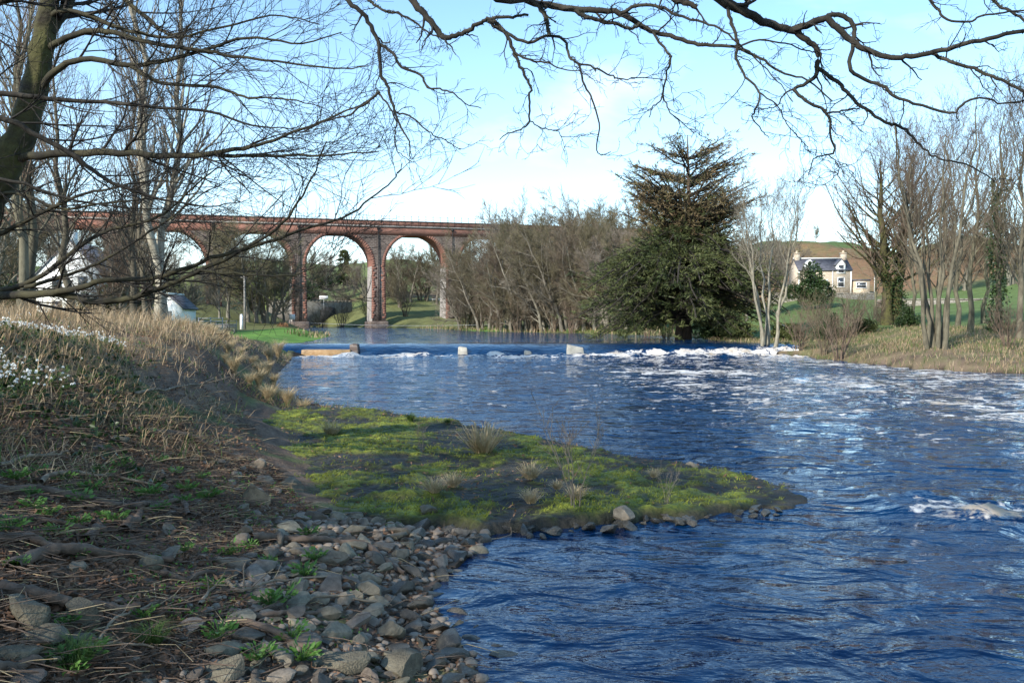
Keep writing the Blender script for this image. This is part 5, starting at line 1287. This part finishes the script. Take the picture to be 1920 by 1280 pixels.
# ------------------------------------------------------------------ conifers
def conifer(seed, prof, zb, nb, stems, nspray, split, leaf=(.34, .05), tint=True, r=.45):
    """prof: list (z, radius); returns trunk, limbs, lower needles, upper needles"""
    rg = np.random.default_rng(seed); zs, rs = zip(*prof); H = zs[-1]; T = []
    for s in range(stems):
        a = s * 6.28 / stems + .5; z = np.linspace(0, 1, 12) * H * .90 * (1 - .10 * (s > 0) * rg.random() - .06 * s); off = np.clip(z - 1.5, 0, None) * (.075 if s else .01) * (1 - .3 * z / H)
        P_ = np.stack([np.cos(a) * off, np.sin(a) * off, z], 1); P_[2:] += rg.normal(0, .06, (10, 3)) * [1, 1, 0]; P_[0, 2] = -.5; T.append(P_)
    T = np.array(T); RT2 = r * np.linspace(1, .07, 12)[None] * np.array([1] + [.72] * (stems - 1))[:, None]
    z = zb + (H * .985 - zb) * rg.random(nb) ** 1.12; s = rg.integers(0, stems, nb); z = np.minimum(z, T[s, -1, 2] * .97)
    ztip = z.copy(); zf = sstep(split - .18, split + .12, z / H); rise1 = zf * .40 + (1 - zf) * -.24; R0 = np.interp(z, zs, rs); z = np.clip(z - R0 * rise1 * .9, .9, None); z = np.minimum(z, T[s, -1, 2] * .99)
    i = np.clip(np.array([np.searchsorted(T[q, :, 2], zz_) - 1 for q, zz_ in zip(s, z)]), 0, 10)
    f = (z - T[s, i, 2]) / (T[s, i + 1, 2] - T[s, i, 2]); st_ = T[s, i] + (T[s, i + 1] - T[s, i]) * f[:, None]
    a = np.where(rg.random(nb) < .6, np.arctan2(st_[:, 1], st_[:, 0] + 1e-6) + rg.normal(0, 1.0, nb), rg.uniform(0, 6.28, nb))
    Rz = R0 * rg.uniform(.5, 1.12, nb)
    pts = []
    for q in np.linspace(0, 1, 8):
        rise = zf * .40 * q ** 1.2 + (1 - zf) * (.24 * q - .48 * q ** 2)
        hp = np.stack([np.cos(a), np.sin(a)], 1) * (Rz * q)[:, None]
        pts.append(np.stack([st_[:, 0] * (1 - .4 * q) + hp[:, 0], st_[:, 1] * (1 - .4 * q) + hp[:, 1], st_[:, 2] + Rz * rise], 1))
    B = np.stack(pts, 1); B[:, 1:] += rg.normal(0, .05, B[:, 1:].shape); RB = np.maximum(.022 * Rz[:, None] * np.linspace(1, .2, 8), .008)
    l2 = grow(B, RB, 13, .22, 1, .75, .30, 5, .02, .10, .5, .3, .5, .006, rg=rg, perp_bias=(0, 0, 0))
    l2[0][..., 2] = l2[0][..., 2] * .45 + .55 * l2[0][:, :1, 2]
    k = nspray; Mn = len(l2[0]); ii = np.repeat(np.arange(Mn), k); t = rg.random(Mn * k) ** .8 * 3.99; q = t.astype(int); ff = (t - q)[:, None]
    pos = l2[0][ii, q] * (1 - ff) + l2[0][ii, q + 1] * ff; d = unit(l2[0][ii, q + 1] - l2[0][ii, q]) + rg.normal(0, .55, pos.shape) + [0, 0, .05]
    kp = rg.random(Mn * k) < np.where(pos[:, 2] / H + rg.normal(0, .05, Mn)[ii] > split, .50, 1.0) * (rg.random(Mn) > .1)[ii]; pos, d, ii = pos[kp], d[kp], ii[kp]
    V, TT = leaf_cards(pos, d, leaf[0] * rg.uniform(.5, 1.3, len(pos)), leaf[1], rg)
    lvl = pos[:, 2] / H; noise = rg.normal(0, .07, Mn)[ii]
    br = (lvl + noise > split) & (rg.random(Mn)[ii] < .85)
    n = len(pos); upm = np.concatenate([br, br])
    return join_levels('trunk', [(T, RT2, 10)], 'bark_red'), join_levels('limbs', [(B, RB, 5), (*l2, 3)], 'bark_dark'), np_mesh('needles', V, [TT[~upm]], M['needle_green']), (np_mesh('brown_needles', V, [TT[upm]], M['needle_brown']) if upm.any() else None)
d = 67; p = at(1287, 636, d)
prof = [(0, 2), (7, 3.2), (8.5, 4.2), (10, 4.9), (12, 5.3), (14, 5.0), (15.5, 4.4), (17, 3.3), (18, 2.2), (18.6, 1.0)]
cn = conifer(11, prof, 7.2, 330, 5, 17, .40, (.36, .055))
root = empty('tall_pine', on(p[0], d)); tag(root, 'tall open crowned brownish conifer rising behind the dark evergreen mass', 'tree')
for n_, me in zip(('trunk', 'limbs', 'needles', 'brown_needles'), cn): link(n_, me, root)
prof = [(0, 4.5), (1.0, 6.0), (2.6, 7.6), (4.4, 7.9), (6.0, 7.2), (7.6, 5.6), (8.8, 3.6), (9.6, 1.2), (9.9, .3)]
cn = conifer(14, prof, .7, 330, 3, 18, 2.0, (.40, .06), r=.32)
root = empty('spreading_yew', on(p[0] - .9, d - 1.2), .7); tag(root, 'low rounded dark green evergreen spreading over the water edge', 'tree')
for n_, me in zip(('trunk', 'limbs', 'needles'), cn[:3]): link(n_, me, root)
cn2 = conifer(12, [(0, 2), (1.5, 2.4), (5, 1.9), (8, 1.1), (10, .3)], .8, 170, 1, 10, 2.0, (.4, .08), r=.2)
p = at(645, 600, 245); root = empty('spire_conifer', on(p[0], 245), 0, 1.25); tag(root, 'dark pointed conifer on the hill framed by the arch', 'tree')
for n_, me in zip(('trunk', 'limbs', 'needles'), cn2): link(n_, me, root)

# ------------------------------------------------------------------ left woodland trees
slim = bare_tree(780, 21, .20, stems=2, fan=.07, n1=34, n2=7, n3=6, ang1=.6, len1=.20, up=.14, t0=.22, bark='bark_pale', twig='twig_grey', rt=.007)
p = at(303, 600, 36); plant('slim_forked_tree', slim, on(p[0], 36), 'slim pale forked tree rising from the dead grass', rz=1.2)
LT = [(35, 30, 15, 1, 'pale trunked bare tree left of a pair before the white house'), (58, 31, 16, 0, 'pale trunked bare tree right of a pair before the white house'), (130, 38, 15, 2, 'bare tree before the white gable'), (252, 40, 14, 1, 'mossy bare tree behind the low limbs'), (268, 52, 15, 2, 'bare tree just left of the slim forked tree'), (-40, 40, 17, 0, 'bare tree at the left edge behind the leaning trunk')]
for k, (px, d, H, v, lab) in enumerate(LT):
    p = at(px, 600, d); plant('woodland_tree', pole[v], on(p[0], d), lab, s=H / 14)

# ------------------------------------------------------------------ traced trees: limbs drawn where the photograph shows them
def limb(pts, d0, d1, r0, r1, n=None, wob=.005, pre=None):
    """pixel polyline between two distances, radii in photograph pixels"""
    dd = np.linspace(d0, d1, len(pts)); W = [at(px, py, q) for (px, py), q in zip(pts, dd)]
    rad_d = np.linspace(d0, d1, len(pts))
    if pre is not None:
        ext = W[0] + unit(W[0] - W[1]) * .45 + np.array([0, -.12, .12]); W = [crotch, (ext + crotch) / 2 + [0, 0, .45], ext] + W
    L = smooth_line(W, n or 4 * len(W), wob * (d0 / 8)); m = len(L)
    f = np.linspace(0, 1, m); rr_ = (r0 * (1 - f) + r1 * f) * (d0 * (1 - f) + d1 * f) / F
    return L, rr_
def resample(L, r, n):
    t = np.linspace(0, len(L) - 1, n); i = np.minimum(t.astype(int), len(L) - 2); f = (t - i)
    return L[i] * (1 - f)[:, None] + L[i + 1] * f[:, None], r[i] * (1 - f) + r[i + 1] * f
def traced_tree(name, label, trunk, limbs, bark, twig, n_a, len_a, n_b, len_b, n_c, len_c, jit, up, rmin, ang=.7, tufts=0, loc=(0, 0, 0)):
    root = empty(name, loc); tag(root, label, 'tree'); off = np.array(loc)
    V, Q = tubes([(trunk[0] - off, trunk[1])], 22); ri = np.repeat(np.arange(len(trunk[1])), 22); an_ = np.tile(np.arange(22), len(trunk[1])); V = V + (V - np.repeat(trunk[0] - off, 22, 0)) * (.28 * (vnoise(an_ * .9, ri * .35, 91) - .5) + .12 * (vnoise(an_ * 2.1, ri * 1.1, 92) - .5))[:, None]; link('trunk', np_mesh('trunk', V, Q, M[bark], True), root)
    LP, LR = [], []
    for L, r in limbs:
        V, Q = tubes([(L - off, r)], 8); link('limb', np_mesh('limb', V, Q, M['limb_bark' if bark == 'bark_mossy' else bark], True), root)
        a, b = resample(L, r, 24); LP.append(a - off); LR.append(b)
    LP, LR = np.array(LP), np.array(LR)
    a = grow(LP, LR, n_a, .12, 1, ang, len_a, 7, up, jit, .45, .35, .3, rmin * 1.5, absolute=True)
    b = grow(*a, n_b, .15, 1, ang, len_b, 5, up, jit, .6, .5, .3, rmin * 1.1, absolute=True)
    c = grow(*b, n_c, .2, 1, ang, len_c, 4, up, jit, .7, .6, .2, rmin, absolute=True)
    link('crown', join_levels('crown', [(*a, 5), (*b, 4), (*c, 3)], twig), root)
    if tufts:
        k = rng.integers(0, len(LP), tufts); t = rng.random(tufts) * 22.9; i = t.astype(int); f = (t - i)[:, None]
        c0 = LP[k, i] * (1 - f) + LP[k, i + 1] * f; rr_ = LR[k, i]; s = rr_ > np.quantile(LR, .55); c0, rr_ = c0[s], rr_[s]
        dr = unit(rng.normal(size=c0.shape) + [0, 0, .9])
        V, T = leaf_cards(c0 + dr * rr_[:, None] * .8, dr, rng.uniform(.008, .022, len(c0)), .008); mo = link('lichen', np_mesh('lichen', V, [T], M['lichen']), root); mo['kind'] = 'stuff'
    return root
leafmat('lichen', (.035, .050, .020), (.10, .12, .06), 12, .9, .1)
base = np.array([-8.2, 11.2, hz1(-8.2, 11.2)])
tp = [base + [0, 0, -.4], at(-150, 600, 11.1), at(-90, 480, 11), at(-30, 380, 11), at(18, 300, 11), at(58, 190, 11), at(80, 80, 11), at(95, -20, 11), at(110, -200, 11.2), at(160, -420, 11.6)]
TL_ = smooth_line(tp, 44, .012); TRr = np.interp(np.linspace(0, 1, 44), [0, .1, .35, .5, .75, 1], [.44, .33, .235, .18, .125, .05]) * (1 + .05 * rng.normal(size=44))
LIMBS = [limb([(30, 300), (63, 292), (150, 287), (242, 287), (305, 293), (380, 290), (436, 281), (484, 271), (557, 247), (630, 215), (690, 190)], 11, 9.6, 8.5, 1.2),
         limb([(380, 290), (436, 292), (530, 292), (630, 291), (710, 284)], 10.4, 9.8, 4.5, .9), limb([(70, 175), (97, 140), (150, 111), (242, 123), (310, 114), (387, 92), (470, 70), (560, 82), (640, 60)], 11, 10, 7, 1),
         limb([(245, 124), (300, 155), (412, 165), (465, 184), (533, 184), (600, 200)], 10.6, 10, 4, .8), limb([(82, 95), (116, 75), (174, 58), (218, 63), (290, 82), (363, 92), (436, 106), (504, 114), (620, 128), (690, 126)], 11, 9.8, 6.5, 1),
         limb([(88, 40), (110, 20), (170, 30), (250, 60), (330, 70), (420, 50), (520, 30), (600, 45)], 11, 10, 5, .9), limb([(95, 10), (150, -30), (230, 0), (300, 55), (318, 64), (360, 55)], 11, 10.4, 6, 1.2), limb([(92, 60), (130, 0), (128, -60)], 11, 11.3, 12, 7),
         limb([(-95, 490), (-40, 545), (0, 555), (48, 552), (111, 550), (170, 564), (218, 562), (271, 552), (310, 537), (378, 506), (436, 479), (509, 436), (547, 397), (581, 339), (612, 265)], 11, 8.8, 9, 1.1),
         limb([(95, 551), (150, 538), (194, 525), (271, 523), (310, 516), (368, 494), (436, 472), (509, 450), (581, 426), (644, 407), (702, 368), (741, 334), (756, 305)], 10.3, 8.8, 6, .8),
         limb([(-110, 530), (-30, 545), (58, 528), (145, 465), (203, 431), (271, 416), (310, 397), (378, 339), (430, 300)], 11, 9.6, 6, .9), limb([(48, 538), (110, 520), (170, 499), (242, 460), (310, 416), (368, 373), (440, 330)], 10.6, 9.6, 4, .7),
         limb([(-70, 450), (0, 438), (73, 402), (145, 368), (203, 354), (290, 340), (370, 345)], 11, 10, 5, .8), limb([(378, 506), (436, 513), (542, 516), (581, 504), (634, 475)], 9.5, 8.9, 2.6, .7), limb([(-60, 400), (20, 360), (110, 390), (200, 380), (300, 372), (390, 360)], 11, 10, 4, .8)]
traced_tree('leaning_sycamore', 'mossy leaning tree with long low limbs sweeping over the left bank', (TL_, TRr), LIMBS, 'bark_mossy', 'twig_dark', 13, 1.0, 6, .5, 3, .24, .11, .035, .0028, .62, loc=tuple(base))
b2 = np.array([-8.6, 8.2, hz1(-8.6, 8.2)])
tp = [b2 + [0, 0, -.4], b2 + [.1, .1, 1.5], b2 + [-.1, .3, 3.2], b2 + [.1, .4, 5.2], b2 + [0, .5, 8], b2 + [.3, .3, 10.5]]
L2 = [limb([(-520, 230), (-250, 180), (0, 177), (97, 186), (218, 194), (387, 210), (484, 237), (560, 240)], 8.4, 9, 7, .8), limb([(-520, 120), (-250, 160), (0, 220), (58, 249), (136, 290), (194, 334), (252, 358), (310, 375), (387, 387), (450, 380)], 8.4, 9, 7, .8), limb([(-520, 330), (-200, 320), (0, 335), (100, 365), (200, 385), (330, 395)], 8.4, 9, 5, .8),
      limb([(-520, -60), (-250, -40), (-60, 10), (30, -10), (60, -40)], 8.4, 8.4, 12, 5)]
traced_tree('bank_tree', 'bare tree past the left edge whose thin limbs cross the leaning trunk', (smooth_line(tp, 24, .01), np.linspace(.26, .06, 24)), L2, 'bark_dark', 'twig_dark', 14, .9, 6, .45, 3, .22, .11, .03, .0026, .6, loc=tuple(b2))

# tree overhead: its boughs hang into the top of the picture
cb = np.array([-1.6, -3.2, hz1(-1.6, -3.2)])
crotch = np.array([-1.1, -2.6, 5.4])
def over(px, py, d, rise=.5):
    S = at(px, py, d); Mm = (S + crotch) / 2 + [0, 0, rise]; return [crotch, Mm]
D = 5.4
RL = [limb([(1347, -7), (1373, 10), (1413, 32), (1453, 50), (1487, 57), (1507, 72), (1530, 90), (1532, 127), (1525, 147), (1487, 167)], D, D, 12, 3.0, pre=over(1347, -7, D)),
      limb([(1487, 57), (1513, 47), (1547, 35), (1567, 50), (1590, 72), (1613, 88), (1647, 103), (1687, 108), (1730, 103), (1780, 90), (1847, 75), (1920, 58), (2050, 40)], D, D - .3, 7, 3.5), limb([(1547, 35), (1563, 27), (1587, 33), (1602, 53), (1600, 83), (1593, 127), (1617, 148), (1657, 162), (1680, 182), (1713, 193), (1780, 212), (1800, 200), (1833, 183), (1880, 193), (1930, 190)], D, D - .4, 5, 1.4),
      limb([(1747, 100), (1780, 115), (1827, 128), (1860, 143), (1900, 160), (1950, 190)], D - .15, D - .5, 3.5, 2.6), limb([(1532, 127), (1567, 152), (1590, 177), (1620, 203), (1660, 230), (1687, 237), (1713, 260), (1737, 283), (1763, 298), (1813, 310), (1847, 328), (1865, 342)], D, D - .5, 4, .9),
      limb([(1487, 167), (1513, 190), (1550, 213), (1557, 247), (1565, 283), (1553, 290), (1527, 297), (1517, 328)], D, D - .2, 3.2, .9), limb([(1553, 290), (1570, 307), (1573, 320), (1563, 333)], D - .15, D - .2, 1.2, .7), limb([(1550, 213), (1580, 208), (1613, 203)], D - .1, D - .1, 2, 1.4), limb([(1497, 163), (1470, 178), (1455, 200), (1420, 203)], D, D, 1.8, .8),
      limb([(995, 0), (1034, 10), (1081, 17), (1129, 21), (1164, 25), (1196, 44), (1224, 60), (1265, 70), (1310, 84), (1330, 85), (1383, 90), (1427, 113), (1467, 137), (1513, 150), (1560, 190)], 5.8, D, 8, 1.3, pre=over(995, 0, 5.8)),
      limb([(773, 0), (795, 25), (821, 57), (832, 71), (852, 68), (878, 56), (903, 41), (922, 35), (960, 32), (992, 29)], 6, 5.8, 8, 2.4, pre=over(773, 0, 6)), limb([(922, 36), (941, 54), (954, 73), (964, 98), (973, 121), (986, 146), (995, 162), (992, 190), (992, 227), (980, 241), (954, 249), (935, 264)], 5.9, 5.6, 4, .8), limb([(992, 227), (1018, 241), (1043, 246), (1057, 257)], 5.7, 5.6, 1.2, .7),
      limb([(915, 40), (941, 57), (986, 78), (1030, 68), (1059, 76), (1069, 108), (1084, 121), (1096, 159), (1110, 187), (1123, 232), (1118, 273), (1123, 289), (1143, 287)], 5.9, 5.5, 3.4, .8), limb([(964, 98), (992, 114), (1024, 118), (1056, 130), (1107, 140)], 5.8, 5.6, 2.4, .8), limb([(1084, 119), (1119, 129), (1145, 141), (1167, 148), (1208, 146), (1255, 151)], 5.7, 5.5, 2, .7),
      limb([(610, -60), (650, 0), (680, 25), (700, 60), (710, 83), (714, 140), (725, 156), (735, 191), (744, 222), (757, 248), (767, 270), (770, 299)], 6.2, 5.9, 6, 1.0, pre=over(610, -60, 6.2)), limb([(711, 83), (735, 98), (751, 124), (789, 140), (802, 165), (824, 167), (849, 176), (872, 194), (903, 203)], 6.1, 5.8, 3, .8), limb([(712, 172), (690, 190), (655, 215), (625, 222), (560, 250)], 6, 6, 2.8, .8),
      limb([(742, 210), (770, 218), (792, 238), (811, 253), (837, 264), (862, 281)], 6, 5.8, 1.8, .7), limb([(711, 176), (729, 200), (744, 229), (740, 261), (748, 286), (775, 305)], 6, 5.9, 1.8, .7), limb([(975, -10), (1010, 13), (1024, 35), (1029, 68)], 5.8, 5.7, 4.5, 3), limb([(1078, 19), (1107, 35), (1145, 44), (1183, 54), (1200, 45)], 5.7, 5.6, 4, 2.6), limb([(1230, -30), (1262, -2), (1285, 6), (1306, 12)], 5.5, 5.5, 6, 5, pre=over(1230, -30, 5.5)),
      limb([(1224, 60), (1253, 102), (1258, 108), (1248, 149), (1240, 187), (1224, 199), (1218, 219)], 5.6, 5.4, 2.6, .8), limb([(1243, 178), (1253, 207), (1278, 229), (1302, 250)], 5.5, 5.4, 1.5, .7), limb([(1164, 25), (1196, 11), (1234, 13), (1266, 27), (1300, 37), (1347, 53), (1380, 78), (1413, 107), (1453, 147), (1487, 192)], 5.6, 5.3, 3.6, .8),
      limb([(1363, 7), (1370, 40), (1383, 77), (1380, 110), (1397, 140), (1423, 173), (1417, 207), (1410, 220), (1427, 243), (1442, 258)], 5.4, 5.2, 3.6, .8), limb([(1423, 173), (1460, 200), (1473, 230), (1493, 253), (1517, 277)], 5.3, 5.2, 1.5, .7), limb([(1720, -60), (1743, 0), (1760, 20), (1775, 37), (1817, 42), (1840, 30), (1880, 25), (1930, 18)], 5.2, 5, 3.2, 1.6, pre=over(1720, -60, 5.2)), limb([(1820, -40), (1860, 0), (1890, 20), (1930, 45)], 5.2, 5, 3, 2.4, pre=over(1820, -40, 5.2)),
      limb([(1383, 90), (1420, 75), (1467, 80), (1513, 95), (1530, 97)], 5.3, 5.3, 2, 1), limb([(690, 0), (720, 20), (760, 30), (800, 60), (830, 72)], 6.2, 6, 2.6, 1.2)]
tp = [cb + [0, 0, -.4], cb + [.05, .1, 1.2], cb + [.2, .3, 3.0], crotch + [0, 0, .05], crotch + [-.2, -.2, 2.0], crotch + [-.4, -.6, 4.5]]
traced_tree('overhanging_tree', 'dark bare tree whose crooked boughs hang across the top of the sky', (smooth_line(tp, 24, .008), np.interp(np.linspace(0, 1, 24), [0, .1, .6, 1], [.42, .34, .27, .08])), RL, 'bark_dark', 'twig_dark', 7, .26, 3, .13, 2, .06, .30, -.01, .0016, .85, tufts=5000, loc=tuple(cb))

# ivy-hung trees behind and left of the viewpoint: their shade lies over the near bank
SH = bare_tree(790, 13, .30, stems=2, fan=.10, n1=20, n2=7, n3=5, ang1=.8, len1=.42, up=.10, t0=.15, bark='bark_dark', twig='twig_dark', rt=.014)
def shade_ivy(seed, n):
    rg = np.random.default_rng(seed); c = unit(rg.normal(size=(70, 3))) * rg.uniform(.3, 1, (70, 1)) ** .6 * [3.6, 3.6, 5.2] + [0, 0, 7.0]
    k = rg.integers(0, 70, n); dd_ = unit(rg.normal(size=(n, 3))); pos = c[k] + dd_ * rg.uniform(.2, 1.15, (n, 1)); V, T = leaf_cards(pos, dd_, .30, .26, rg); return np_mesh('ivy', V, [T], M['ivy_leaf'])
SI = shade_ivy(9, 500)
for k, (a, b_, lab) in enumerate(((-1.5, -13.5, 'first'), (-6.5, -13.5, 'second'))):
    x = a * .74 + b_ * .67; y = -a * .67 + b_ * .74
    plant('ivy_hung_tree', SH, on(x, y), 'tall ivy hung tree shading the near bank, %s along the bank behind the viewpoint' % lab, extra=[('ivy', SI)])
